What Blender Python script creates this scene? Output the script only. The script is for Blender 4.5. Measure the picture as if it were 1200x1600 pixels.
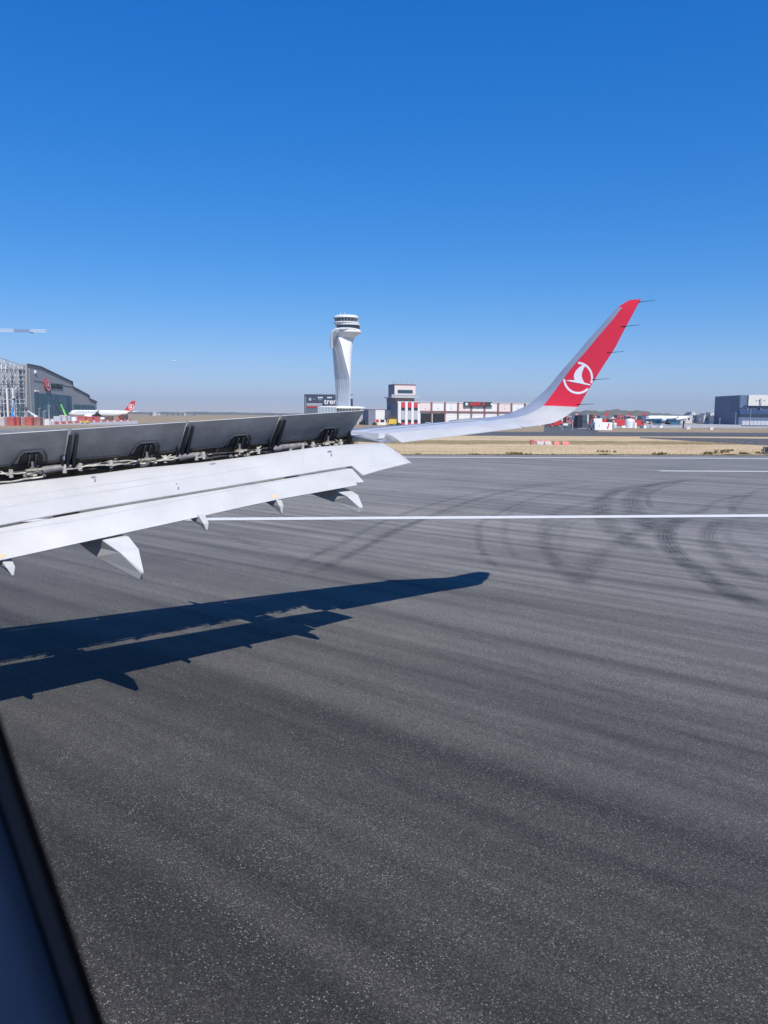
import bpy, bmesh, math, random
from mathutils import Vector, Matrix
from mathutils.bvhtree import BVHTree
random.seed(7)
for o_ in list(bpy.data.objects): bpy.data.objects.remove(o_)
S = bpy.context.scene
COL = S.collection
rad = math.radians

# ------------------------------------------------------------------ camera
EYE = Vector((0, 0, 4.6)); FPX = 1200.0
pitch = math.atan(151.5/FPX); roll = rad(0.45)
F_ = Vector((0, math.cos(pitch), -math.sin(pitch)))
U0 = Vector((0, math.sin(pitch), math.cos(pitch))); R0 = Vector((1, 0, 0))
R_ = R0*math.cos(roll)+U0*math.sin(roll); U_ = U0*math.cos(roll)-R0*math.sin(roll)
cam_d = bpy.data.cameras.new('camera'); cam = bpy.data.objects.new('camera', cam_d); COL.objects.link(cam)
cam.matrix_world = Matrix(((R_.x, U_.x, -F_.x, EYE.x), (R_.y, U_.y, -F_.y, EYE.y), (R_.z, U_.z, -F_.z, EYE.z), (0, 0, 0, 1)))
cam_d.sensor_fit = 'VERTICAL'; cam_d.sensor_height = 36; cam_d.lens = 27
cam_d.clip_start = 0.02; cam_d.clip_end = 30000
cam_d.dof.use_dof = True; cam_d.dof.focus_distance = 22; cam_d.dof.aperture_fstop = 10
S.camera = cam

# ------------------------------------------------------------------ world and sun
SUN_DIR = Vector((0.23910, -0.60551, 0.75907)).normalized()       # towards the sun
elev = math.asin(SUN_DIR.z); az = math.atan2(SUN_DIR.x, SUN_DIR.y)
W = bpy.data.worlds.new('World'); S.world = W; W.use_nodes = True
nt = W.node_tree; nt.nodes.clear()
sky = nt.nodes.new('ShaderNodeTexSky'); sky.sky_type = 'NISHITA'; sky.sun_disc = False
sky.sun_elevation = elev; sky.sun_rotation = az
sky.air_density = 1.0; sky.dust_density = 0.0; sky.ozone_density = 1.5; sky.altitude = 100
hs = nt.nodes.new('ShaderNodeHueSaturation'); hs.inputs['Saturation'].default_value = 1.45
bg = nt.nodes.new('ShaderNodeBackground'); bg.inputs['Strength'].default_value = 0.11
wo = nt.nodes.new('ShaderNodeOutputWorld')
sp_ = nt.nodes.new('ShaderNodeSeparateColor'); cb_ = nt.nodes.new('ShaderNodeCombineColor')
nt.links.new(sky.outputs[0], hs.inputs['Color']); nt.links.new(hs.outputs[0], sp_.inputs[0])
for i_, (g_, k_) in enumerate(((1.0, .53), (.72, 1.15), (.55, 2.62))):
    pw = nt.nodes.new('ShaderNodeMath'); pw.operation = 'POWER'; pw.inputs[1].default_value = g_; nt.links.new(sp_.outputs[i_], pw.inputs[0])
    ml = nt.nodes.new('ShaderNodeMath'); ml.operation = 'MULTIPLY'; ml.inputs[1].default_value = k_; nt.links.new(pw.outputs[0], ml.inputs[0]); nt.links.new(ml.outputs[0], cb_.inputs[i_])
nt.links.new(cb_.outputs[0], bg.inputs[0]); nt.links.new(bg.outputs[0], wo.inputs[0])
sd = bpy.data.lights.new('sun', 'SUN'); sd.energy = 5.0; sd.angle = rad(0.5); sd.color = (1.0, 0.955, 0.89)
so = bpy.data.objects.new('sun', sd); COL.objects.link(so); so.location = (0, 0, 60)
so.rotation_euler = SUN_DIR.to_track_quat('Z', 'Y').to_euler()
S.view_settings.view_transform = 'Standard'; S.view_settings.look = 'None'
S.view_settings.exposure = 0.0; S.view_settings.gamma = 1; S.view_settings.use_curve_mapping = False
S.render.engine = 'CYCLES'; S.cycles.transparent_max_bounces = 32

# ------------------------------------------------------------------ helpers
def ray(x, y): return (x-600)*R_-(y-800)*U_+FPX*F_
def at(x, y, Y):
    r = ray(x, y); return EYE+r*(Y/r.y)
def gp(x, y, z=0.0):
    r = ray(x, y); return EYE+r*((z-EYE.z)/r.z)
def hor(x): return 648.5+0.00785*(x-600)

MATS = {}
def mat(name, col, rough=0.6, metal=0.0, var=0.0, scale=3.0, bump=0.0, bscale=20.0, spec=0.5, stretch=None, col2=None, coat=0.0):
    if name in MATS: return MATS[name]
    m = bpy.data.materials.new(name); m.use_nodes = True; t = m.node_tree; b = t.nodes['Principled BSDF']
    b.inputs['Base Color'].default_value = (*col, 1); b.inputs['Roughness'].default_value = rough; b.inputs['Metallic'].default_value = metal
    b.inputs['Specular IOR Level'].default_value = spec; b.inputs['Coat Weight'].default_value = coat
    if var or col2:
        tc = t.nodes.new('ShaderNodeTexCoord'); mp = t.nodes.new('ShaderNodeMapping'); n = t.nodes.new('ShaderNodeTexNoise')
        if stretch: mp.inputs['Scale'].default_value = stretch
        n.inputs['Scale'].default_value = scale; n.inputs['Detail'].default_value = 6; n.inputs['Roughness'].default_value = 0.65
        t.links.new(tc.outputs['Object'], mp.inputs[0]); t.links.new(mp.outputs[0], n.inputs['Vector'])
        cr = t.nodes.new('ShaderNodeValToRGB'); cr.color_ramp.elements[0].position = 0.35; cr.color_ramp.elements[1].position = 0.68
        c2 = col2 if col2 else tuple(min(1, c*(1+var)) for c in col); c1 = col if col2 else tuple(c*(1-var) for c in col)
        cr.color_ramp.elements[0].color = (*c1, 1); cr.color_ramp.elements[1].color = (*c2, 1)
        t.links.new(n.outputs['Fac'], cr.inputs[0]); t.links.new(cr.outputs[0], b.inputs['Base Color'])
    if bump:
        tc = t.nodes.new('ShaderNodeTexCoord'); n = t.nodes.new('ShaderNodeTexNoise'); n.inputs['Scale'].default_value = bscale; n.inputs['Detail'].default_value = 4
        bp = t.nodes.new('ShaderNodeBump'); bp.inputs['Strength'].default_value = bump; bp.inputs['Distance'].default_value = 0.02
        t.links.new(tc.outputs['Object'], n.inputs['Vector']); t.links.new(n.outputs['Fac'], bp.inputs['Height']); t.links.new(bp.outputs[0], b.inputs['Normal'])
    MATS[name] = m; return m

class MB:
    def __init__(s): s.v = []; s.f = []; s.m = []
    def add(s, vs, fs, mi=0):
        n = len(s.v); s.v += [tuple(v) for v in vs]
        for f in fs: s.f.append(tuple(i+n for i in f)); s.m.append(mi)
        return s
    def box(s, x0, x1, y0, y1, z0, z1, mi=0):
        return s.add([(x0, y0, z0), (x1, y0, z0), (x1, y1, z0), (x0, y1, z0), (x0, y0, z1), (x1, y0, z1), (x1, y1, z1), (x0, y1, z1)],
                     [(0, 3, 2, 1), (4, 5, 6, 7), (0, 1, 5, 4), (1, 2, 6, 5), (2, 3, 7, 6), (3, 0, 4, 7)], mi)
    def prism(s, pts, y0, y1, mi=0):           # outline in x,z swept along y
        n = len(pts); vs = [(p[0], y0, p[1]) for p in pts]+[(p[0], y1, p[1]) for p in pts]
        fs = [tuple(range(n)), tuple(reversed(range(n, 2*n)))]+[(i, i+n, (i+1) % n+n, (i+1) % n) for i in range(n)]
        return s.add(vs, fs, mi)
    def slab(s, pts, z0, z1, mi=0):            # outline in x,y swept along z
        n = len(pts); vs = [(p[0], p[1], z0) for p in pts]+[(p[0], p[1], z1) for p in pts]
        fs = [tuple(reversed(range(n))), tuple(range(n, 2*n))]+[(i, (i+1) % n, (i+1) % n+n, i+n) for i in range(n)]
        return s.add(vs, fs, mi)
    def tube(s, p0, p1, r0, r1=None, n=8, mi=0):
        p0 = Vector(p0); p1 = Vector(p1); r1 = r0 if r1 is None else r1
        d = (p1-p0).normalized(); a = d.orthogonal().normalized(); b = d.cross(a)
        vs = [p0+(a*math.cos(2*math.pi*i/n)+b*math.sin(2*math.pi*i/n))*r0 for i in range(n)]+[p1+(a*math.cos(2*math.pi*i/n)+b*math.sin(2*math.pi*i/n))*r1 for i in range(n)]
        fs = [tuple(reversed(range(n))), tuple(range(n, 2*n))]+[(i, (i+1) % n, (i+1) % n+n, i+n) for i in range(n)]
        return s.add(vs, fs, mi)
    def path(s, pts, r, n=6, mi=0):
        for a, b in zip(pts[:-1], pts[1:]): s.tube(a, b, r, r, n, mi)
        return s
    def bar(s, p0, p1, w, h=None, mi=0):
        p0 = Vector(p0); p1 = Vector(p1); h = h or w; d = (p1-p0).normalized()
        up = Vector((0, 0, 1)) if abs(d.z) < .95 else Vector((0, 1, 0)); a = d.cross(up).normalized(); b = a.cross(d)
        q = [(-1, -1), (1, -1), (1, 1), (-1, 1)]
        vs = [p0+a*(i*w/2)+b*(j*h/2) for i, j in q]+[p1+a*(i*w/2)+b*(j*h/2) for i, j in q]
        return s.add(vs, [(3, 2, 1, 0), (4, 5, 6, 7), (0, 1, 5, 4), (1, 2, 6, 5), (2, 3, 7, 6), (3, 0, 4, 7)], mi)
    def loft(s, rings, caps=True, mi=0, closed=True):
        n = len(rings[0]); vs = [p for r in rings for p in r]; fs = []
        for k in range(len(rings)-1):
            for i in range(n if closed else n-1):
                j = (i+1) % n; fs.append((k*n+i, k*n+j, (k+1)*n+j, (k+1)*n+i))
        if caps: fs.append(tuple(reversed(range(n)))); fs.append(tuple((len(rings)-1)*n+i for i in range(n)))
        return s.add(vs, fs, mi)
    def build(s, name, mats, parent=None, smooth=None, kind=None, fix=True, bevel=0):
        me = bpy.data.meshes.new(name); me.from_pydata(s.v, [], s.f)
        for m in (mats if isinstance(mats, (list, tuple)) else [mats]): me.materials.append(m)
        for p, i in zip(me.polygons, s.m): p.material_index = i
        if fix:
            bm = bmesh.new(); bm.from_mesh(me); bmesh.ops.recalc_face_normals(bm, faces=bm.faces); bm.to_mesh(me); bm.free()
        if smooth is not None:
            for p in me.polygons: p.use_smooth = True
            me.set_sharp_from_angle(angle=rad(smooth))
        o = bpy.data.objects.new(name, me); COL.objects.link(o)
        if parent: o.parent = parent
        if kind: o['kind'] = kind
        if bevel:
            b = o.modifiers.new('b', 'BEVEL'); b.width = bevel; b.segments = 2; b.limit_method = 'ANGLE'
        return o

def tag(o, label, cat, group=None):
    o['label'] = label; o['category'] = cat
    if group: o['group'] = group
    return o
def thing(name, label, cat, loc=(0, 0, 0), rz=0.0, group=None):
    o = bpy.data.objects.new(name, None); COL.objects.link(o); o.location = loc; o.rotation_euler = (0, 0, rz); o.empty_display_size = 1
    return tag(o, label, cat, group)
def copy_tree(o, parent=None):
    c = o.copy(); COL.objects.link(c)
    if parent: c.parent = parent
    for ch in list(o.children): copy_tree(ch, c)
    return c
def text_mesh(body, size, m, parent, name, loc, rot, extrude=0.02, offset=0.0, sx=1.0):
    cu = bpy.data.curves.new('t', 'FONT'); cu.body = body; cu.size = size; cu.extrude = extrude; cu.offset = offset; cu.align_x = 'CENTER'; cu.align_y = 'CENTER'
    t = bpy.data.objects.new('t', cu); COL.objects.link(t)
    dg = bpy.context.evaluated_depsgraph_get(); dg.update()
    me = bpy.data.meshes.new_from_object(t.evaluated_get(dg)); bpy.data.objects.remove(t)
    me.materials.clear(); me.materials.append(m)
    o = bpy.data.objects.new(name, me); COL.objects.link(o); o.location = loc; o.rotation_euler = rot; o.scale = (sx, 1, 1)
    if parent: o.parent = parent
    return o

class Facade:
    """local frame of a building front: x along the front, y into the building; reads positions off sight lines"""
    def __init__(s, px0, D0, px1, D1, name, label, cat, group=None, z=0):
        a = at(px0, hor(px0), D0); b = at(px1, hor(px1), D1)
        s.o = Vector((a.x, a.y, 0)); e = Vector((b.x-a.x, b.y-a.y, 0)); s.w = e.length; s.e = e.normalized(); s.n = Vector((-s.e.y, s.e.x, 0))
        s.rz = math.atan2(s.e.y, s.e.x)
        s.root = thing(name, label, cat, (a.x, a.y, z), s.rz, group)
    def pt(s, x, y, back=0.0):
        r = ray(x, y); t = ((s.o-EYE).dot(s.n)+back)/r.dot(s.n); P = EYE+r*t
        return (P-s.o).dot(s.e), P.z
    def rect(s, mb, x0, y0, x1, y1, d0, d1, mi=0, z0=None):
        a = s.pt(x0, y1, d0); b = s.pt(x1, y0, d0)
        return mb.box(a[0], b[0], d0, d1, a[1] if z0 is None else z0, b[1], mi)

# ------------------------------------------------------------------ materials
HEAD = rad(51.5)
def asphalt_mat(name, base, heading, outboard_sheen=False):
    m = bpy.data.materials.new(name); m.use_nodes = True; t = m.node_tree; N = t.nodes; L = t.links; b = N['Principled BSDF']
    tc = N.new('ShaderNodeNewGeometry')
    def noise(scale, det, vec, rough=.6):
        n = N.new('ShaderNodeTexNoise'); n.inputs['Scale'].default_value = scale; n.inputs['Detail'].default_value = det; n.inputs['Roughness'].default_value = rough; L.new(vec, n.inputs['Vector']); return n
    def mapr(sock, a0, a1, b0, b1):
        r = N.new('ShaderNodeMapRange'); L.new(sock, r.inputs[0])
        for i, v in enumerate((a0, a1, b0, b1)): r.inputs[i+1].default_value = v
        return r.outputs[0]
    def math_(op, a, b2):
        k = N.new('ShaderNodeMath'); k.operation = op
        for i, v in enumerate((a, b2)):
            if isinstance(v, (int, float)): k.inputs[i].default_value = v
            else: L.new(v, k.inputs[i])
        return k.outputs[0]
    mp = N.new('ShaderNodeMapping'); mp.vector_type = 'POINT'; mp.inputs['Rotation'].default_value = (0, 0, -heading); L.new(tc.outputs['Position'], mp.inputs[0])
    st = N.new('ShaderNodeMapping'); st.inputs['Scale'].default_value = (0.035, 1.5, 1); L.new(mp.outputs[0], st.inputs[0])
    # gentle bend of the streaks
    n1 = noise(1.0, 5, st.outputs[0], .55)
    st2 = N.new('ShaderNodeMapping'); st2.inputs['Scale'].default_value = (0.02, 0.35, 1); L.new(mp.outputs[0], st2.inputs[0])
    n2 = noise(1.0, 3, st2.outputs[0])
    blot = noise(0.25, 4, tc.outputs['Position'])
    fine = noise(40, 4, tc.outputs['Position'], .8)
    vo = N.new('ShaderNodeTexVoronoi'); vo.inputs['Scale'].default_value = 56; L.new(tc.outputs['Position'], vo.inputs['Vector'])
    sep = N.new('ShaderNodeSeparateColor'); L.new(vo.outputs['Color'], sep.inputs[0])
    stone = math_('MULTIPLY', mapr(sep.outputs[0], .78, .96, 0, 1), mapr(vo.outputs['Distance'], .50, .18, 0, 1))
    patch = mapr(noise(1.3, 3, tc.outputs['Position']).outputs['Fac'], .35, .65, .25, 1.0)
    stone = math_('MULTIPLY', stone, patch)
    vo2 = N.new('ShaderNodeTexVoronoi'); vo2.inputs['Scale'].default_value = 95; L.new(tc.outputs['Position'], vo2.inputs['Vector'])
    sep2 = N.new('ShaderNodeSeparateColor'); L.new(vo2.outputs['Color'], sep2.inputs[0])
    s2 = mapr(math_('POWER', sep2.outputs[0], 2.5), 0, 1, .66, 2.1)
    k = math_('MULTIPLY', mapr(n1.outputs['Fac'], .34, .60, .66, 1.16), mapr(n2.outputs['Fac'], .3, .7, .80, 1.16))
    k = math_('MULTIPLY', k, mapr(blot.outputs['Fac'], .3, .7, .90, 1.10))
    k = math_('MULTIPLY', k, mapr(fine.outputs['Fac'], .3, .7, .68, 1.32))
    k = math_('MULTIPLY', k, s2)
    if outboard_sheen:                                            # paints in grazing sheen and dust film: dark by the aircraft, paler outboard
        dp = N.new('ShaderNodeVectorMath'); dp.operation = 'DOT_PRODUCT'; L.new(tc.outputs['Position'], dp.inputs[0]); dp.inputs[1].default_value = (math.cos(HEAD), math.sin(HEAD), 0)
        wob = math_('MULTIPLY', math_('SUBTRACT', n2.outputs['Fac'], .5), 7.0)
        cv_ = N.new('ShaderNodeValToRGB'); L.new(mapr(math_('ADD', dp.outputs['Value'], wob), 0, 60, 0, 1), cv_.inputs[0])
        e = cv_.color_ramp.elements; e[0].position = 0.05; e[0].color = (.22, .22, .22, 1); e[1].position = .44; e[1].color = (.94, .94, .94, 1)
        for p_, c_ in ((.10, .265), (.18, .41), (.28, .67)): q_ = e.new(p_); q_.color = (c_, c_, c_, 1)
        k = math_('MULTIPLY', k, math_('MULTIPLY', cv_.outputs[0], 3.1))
    mul = N.new('ShaderNodeMix'); mul.data_type = 'RGBA'; mul.blend_type = 'MULTIPLY'; mul.inputs[0].default_value = 1
    mul.inputs[6].default_value = (*base, 1); L.new(k, mul.inputs[7])
    mix = N.new('ShaderNodeMix'); mix.data_type = 'RGBA'; L.new(stone, mix.inputs[0]); L.new(mul.outputs[2], mix.inputs[6]); mix.inputs[7].default_value = (.33, .32, .29, 1)
    L.new(mix.outputs[2], b.inputs['Base Color']); b.inputs['Roughness'].default_value = 0.72; b.inputs['Diffuse Roughness'].default_value = .8; b.inputs['Specular IOR Level'].default_value = 0.25
    bp = N.new('ShaderNodeBump'); bp.inputs['Strength'].default_value = .5; bp.inputs['Distance'].default_value = .006
    L.new(fine.outputs['Fac'], bp.inputs['Height']); L.new(bp.outputs[0], b.inputs['Normal'])
    MATS[name] = m; return m
HEAD = rad(51.5)                                   # aircraft: local x outboard, y forward
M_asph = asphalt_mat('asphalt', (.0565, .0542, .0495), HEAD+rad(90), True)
M_asph2 = asphalt_mat('shoulder_asphalt', (.08, .079, .078), rad(6))
M_paint = mat('line_paint', (.72, .71, .66), .7, var=.14, scale=6, bump=.2)
M_paint_thin = mat('worn_line_paint', (.36, .35, .31), .8, var=.25, scale=4)
def grass_mat(name, c1, c2, c3):
    m = bpy.data.materials.new(name); m.use_nodes = True; t = m.node_tree; N = t.nodes; L = t.links; b = N['Principled BSDF']
    g = N.new('ShaderNodeNewGeometry'); mp = N.new('ShaderNodeMapping'); mp.inputs['Rotation'].default_value = (0, 0, -rad(6.5)); mp.inputs['Scale'].default_value = (.25, 1, 1); L.new(g.outputs['Position'], mp.inputs[0])
    n = N.new('ShaderNodeTexNoise'); n.inputs['Scale'].default_value = .22; n.inputs['Detail'].default_value = 8; n.inputs['Roughness'].default_value = .7; L.new(mp.outputs[0], n.inputs['Vector'])
    cr = N.new('ShaderNodeValToRGB'); e = cr.color_ramp.elements; e[0].position = .36; e[0].color = (*c1, 1); e[1].position = .66; e[1].color = (*c3, 1); q = e.new(.5); q.color = (*c2, 1)
    L.new(n.outputs['Fac'], cr.inputs[0])
    n2 = N.new('ShaderNodeTexNoise'); n2.inputs['Scale'].default_value = 3.5; n2.inputs['Detail'].default_value = 5; L.new(g.outputs['Position'], n2.inputs['Vector'])
    mr = N.new('ShaderNodeMapRange'); L.new(n2.outputs['Fac'], mr.inputs[0]); mr.inputs[1].default_value = .3; mr.inputs[2].default_value = .7; mr.inputs[3].default_value = .75; mr.inputs[4].default_value = 1.2
    mx = N.new('ShaderNodeMix'); mx.data_type = 'RGBA'; mx.blend_type = 'MULTIPLY'; mx.inputs[0].default_value = 1; L.new(cr.outputs[0], mx.inputs[6]); L.new(mr.outputs[0], mx.inputs[7])
    L.new(mx.outputs[2], b.inputs['Base Color']); b.inputs['Roughness'].default_value = .95; b.inputs['Specular IOR Level'].default_value = .1
    bp = N.new('ShaderNodeBump'); bp.inputs['Strength'].default_value = .6; bp.inputs['Distance'].default_value = .15; L.new(n2.outputs['Fac'], bp.inputs['Height']); L.new(bp.outputs[0], b.inputs['Normal'])
    MATS[name] = m; return m
M_dry = grass_mat('dry_grass', (.47, .345, .20), (.59, .45, .27), (.66, .52, .33))
M_field = grass_mat('brown_field', (.24, .18, .11), (.34, .265, .17), (.43, .34, .22))
M_green = grass_mat('green_grass', (.20, .16, .07), (.30, .235, .115), (.42, .33, .17))
M_conc = mat('pale_concrete', (.42, .40, .37), .8, var=.15, scale=.3)
M_hill = mat('hill_scrub', (.10, .10, .055), .95, col2=(.20, .16, .09), scale=.006, var=.1)
white = mat('white_paint', (.80, .80, .79), .35, var=.02, scale=1.5)
wing_white = mat('wing_white', (.53, .525, .505), .40, var=.075, scale=1.3, stretch=(1, 1, 1), coat=.15)
wing_grey = mat('wing_grey', (.56, .56, .56), .42, var=.05, scale=2.0, coat=.1)
alu = mat('bare_metal', (.50, .52, .55), .34, metal=.75, var=.06, scale=2)
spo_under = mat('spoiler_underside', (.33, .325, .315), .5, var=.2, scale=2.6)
spo_dark = mat('dark_fitting', (.022, .026, .034), .5)
spar_m = mat('spar_primer', (.17, .125, .075), .7, var=.35, scale=5)
pipe_w = mat('pipe_white', (.50, .48, .42), .5, var=.3, scale=7)
pipe_g = mat('pipe_grey', (.22, .21, .21), .45, var=.3, scale=12)
pipe_d = mat('pipe_dark', (.04, .04, .045), .5, var=.3, scale=12)
red_p = mat('red_paint', (.76, .035, .055), .3, coat=.3, var=.02, scale=2)
emblem_w = mat('emblem_white', (.82, .82, .82), .35)
black = mat('black_rubber', (.012, .013, .016), .6)

# ------------------------------------------------------------------ the ground
def sheet(name, pts, m, z, kind='structure', sub=0):
    mb = MB(); n = len(pts); mb.add([(p[0], p[1], z) for p in pts], [tuple(range(n))])
    o = mb.build(name, m, fix=False)
    if o.data.polygons[0].normal.z < 0: o.data.flip_normals()
    if kind: o['kind'] = kind
    return o
sheet('ground', [(-7800, -1500), (7800, -1500), (7800, 7900), (-7800, 7900)], M_field, -.03)
RD = Vector((math.cos(rad(5.6)), math.sin(rad(5.6)))); RN = Vector((-RD.y, RD.x))
def rp(s, d): q = Vector((0, 0))+RD*s+RN*d; return (q.x, q.y)
e0 = gp(610, 710.5); e1 = gp(1200, 711.5)
def lerp2(a, b, t): return (a.x+(b.x-a.x)*t, a.y+(b.y-a.y)*t)
far_r = lerp2(e0, e1, 14)
P2 = lambda x, y: tuple(gp(x, y)[:2])
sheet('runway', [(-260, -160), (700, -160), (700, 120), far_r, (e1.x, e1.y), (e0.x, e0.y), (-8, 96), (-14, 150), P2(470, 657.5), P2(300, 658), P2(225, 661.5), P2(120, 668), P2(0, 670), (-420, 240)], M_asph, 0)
# grass between the runway and the taxiway
def band(name, x0, x1, ya, yb, m, z, wob=0.0, nseg=40):
    top = []; bot = []
    for i in range(nseg+1):
        x = x0+(x1-x0)*i/nseg
        fa = ya(x) if callable(ya) else ya; fb = yb(x) if callable(yb) else yb
        top.append(P2(x, fa+random.uniform(-wob, wob))); bot.append(P2(x, fb+random.uniform(-wob, wob)))
    return sheet(name, bot+top[::-1], m, z)
band('mown_grass', 560, 1900, lambda x: 681.5+.004*(x-900), lambda x: 710.4+.0016*(x-610), M_dry, -.012, .12)
band('grass_ditch', 600, 1250, lambda x: 688.8+.004*(x-900), lambda x: 694.2+.0022*(x-900), M_green, -.008, .35, 90)
band('taxiway', 556, 1900, lambda x: 675.0+.0035*(x-900), lambda x: 681.2+.004*(x-900), M_asph2, -.004)
band('connecting_taxiway', 1000, 1260, lambda x: 683+.012*(x-1000), lambda x: 684.5+.058*(x-1000), M_asph2, -.002)
band('verge', 860, 1900, lambda x: 669.3, lambda x: 675.2+.0035*(x-900), M_field, -.014, .2)
band('service_road', 850, 935, lambda x: 662.5, lambda x: 675.4, M_asph2, -.01)
band('apron', 860, 1900, lambda x: 662.8, lambda x: 668.6, M_conc, -.012)
band('hangar_apron', -300, 215, lambda x: 656.0+.004*x, lambda x: 664.5-.006*x, M_conc, -.012)
band('dirt_verge', -300, 95, lambda x: 664.5-.006*x, lambda x: 670.0, M_field, -.010)

# painted lines
def line(name, a, b, w, m, z=.016, ext=(0, 0)):
    a = Vector(a[:2]); b = Vector(b[:2]); d = (b-a).normalized(); a = a-d*ext[0]; b = b+d*ext[1]; n = Vector((-d.y, d.x))*w/2
    return sheet(name, [tuple(a-n), tuple(b-n), tuple(b+n), tuple(a+n)], m, z)
line('runway_line', gp(330, 811.5), gp(1200, 806), .88, M_paint, ext=(60, 500))
line('runway_line', gp(650, 714.5), gp(1200, 716.4), 1.15, M_paint, ext=(40, 500))
line('runway_line', gp(640, 734.8), gp(1030, 735.8), .30, M_paint_thin, ext=(40, 0))
line('runway_line', gp(1030, 736.0), gp(1200, 736.8), .85, M_paint, ext=(0, 400))
line('taxiway_line', gp(1110, 676.5), gp(1200, 676.9), 1.4, M_paint_thin, ext=(0, 300))

# tyre marks: thin rubber films on the asphalt
def rubber_mat():
    m = bpy.data.materials.new('tyre_rubber'); m.use_nodes = True; t = m.node_tree; N = t.nodes; L = t.links; b = N['Principled BSDF']
    b.inputs['Base Color'].default_value = (.022, .023, .03, 1); b.inputs['Roughness'].default_value = .8
    g = N.new('ShaderNodeNewGeometry'); n = N.new('ShaderNodeTexNoise'); n.inputs['Scale'].default_value = 2.2; n.inputs['Detail'].default_value = 6; L.new(g.outputs['Position'], n.inputs['Vector'])
    uv = N.new('ShaderNodeUVMap'); sx = N.new('ShaderNodeSeparateXYZ'); L.new(uv.outputs[0], sx.inputs[0])
    def mth(op, a, b2=0.0, c=0.0):
        k = N.new('ShaderNodeMath'); k.operation = op
        for i, v in enumerate((a, b2, c)):
            if isinstance(v, (int, float)): k.inputs[i].default_value = v
            else: L.new(v, k.inputs[i])
        return k.outputs[0]
    edge = mth('SMOOTH_MIN', mth('MULTIPLY', mth('MULTIPLY', sx.outputs[0], mth('SUBTRACT', 1, sx.outputs[0])), 4.0), 1, .2)
    rib = mth('ADD', mth('MULTIPLY', mth('SINE', mth('MULTIPLY', sx.outputs[0], 37.0)), .22), .78)
    mr = N.new('ShaderNodeMapRange'); L.new(n.outputs['Fac'], mr.inputs[0]); mr.inputs[1].default_value = .3; mr.inputs[2].default_value = .68; mr.inputs[3].default_value = .25; mr.inputs[4].default_value = 1.0
    endf = mth('MINIMUM', mth('MULTIPLY', mth('MULTIPLY', sx.outputs[1], mth('SUBTRACT', 1, sx.outputs[1])), 9.0), 1)
    at_ = N.new('ShaderNodeAttribute'); at_.attribute_type = 'OBJECT'; at_.attribute_name = 'strength'
    f = mth('MULTIPLY', mth('MULTIPLY', mth('MULTIPLY', edge, rib), mth('MULTIPLY', mr.outputs[0], endf)), at_.outputs['Fac'])
    L.new(f, b.inputs['Alpha']); MATS['rub'] = m; return m
M_rub = rubber_mat()
def tyre_mark(pix, w, strength, z=.003):
    P = [gp(*p) for p in pix]; pts = []
    P = [P[0]*2-P[1]]+P+[P[-1]*2-P[-2]]
    for i in range(1, len(P)-2):
        for k in range(14):
            t = k/14; p0, p1, p2, p3 = P[i-1:i+3]
            pts.append(.5*((2*p1)+(p2-p0)*t+(2*p0-5*p1+4*p2-p3)*t*t+(3*p1-p0-3*p2+p3)*t**3))
    pts.append(P[-2]); vs = []; fs = []; uv = []
    for i, p in enumerate(pts):
        d = (pts[min(i+1, len(pts)-1)]-pts[max(i-1, 0)]).normalized(); n = Vector((-d.y, d.x, 0))*w/2
        vs += [(p.x-n.x, p.y-n.y, z), (p.x+n.x, p.y+n.y, z)]; uv += [(0, i/(len(pts)-1)), (1, i/(len(pts)-1))]
        if i: fs.append((2*i-2, 2*i, 2*i+1, 2*i-1))
    me = bpy.data.meshes.new('tyre_mark'); me.from_pydata(vs, [], fs); me.materials.append(M_rub); ul = me.uv_layers.new(name='UVMap')
    for lp in me.loops: ul.data[lp.index].uv = uv[lp.vertex_index]
    if me.polygons[0].normal.z < 0: me.flip_normals()
    o = bpy.data.objects.new('tyre_mark', me); COL.objects.link(o); o['kind'] = 'structure'; o['strength'] = strength; return o
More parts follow.
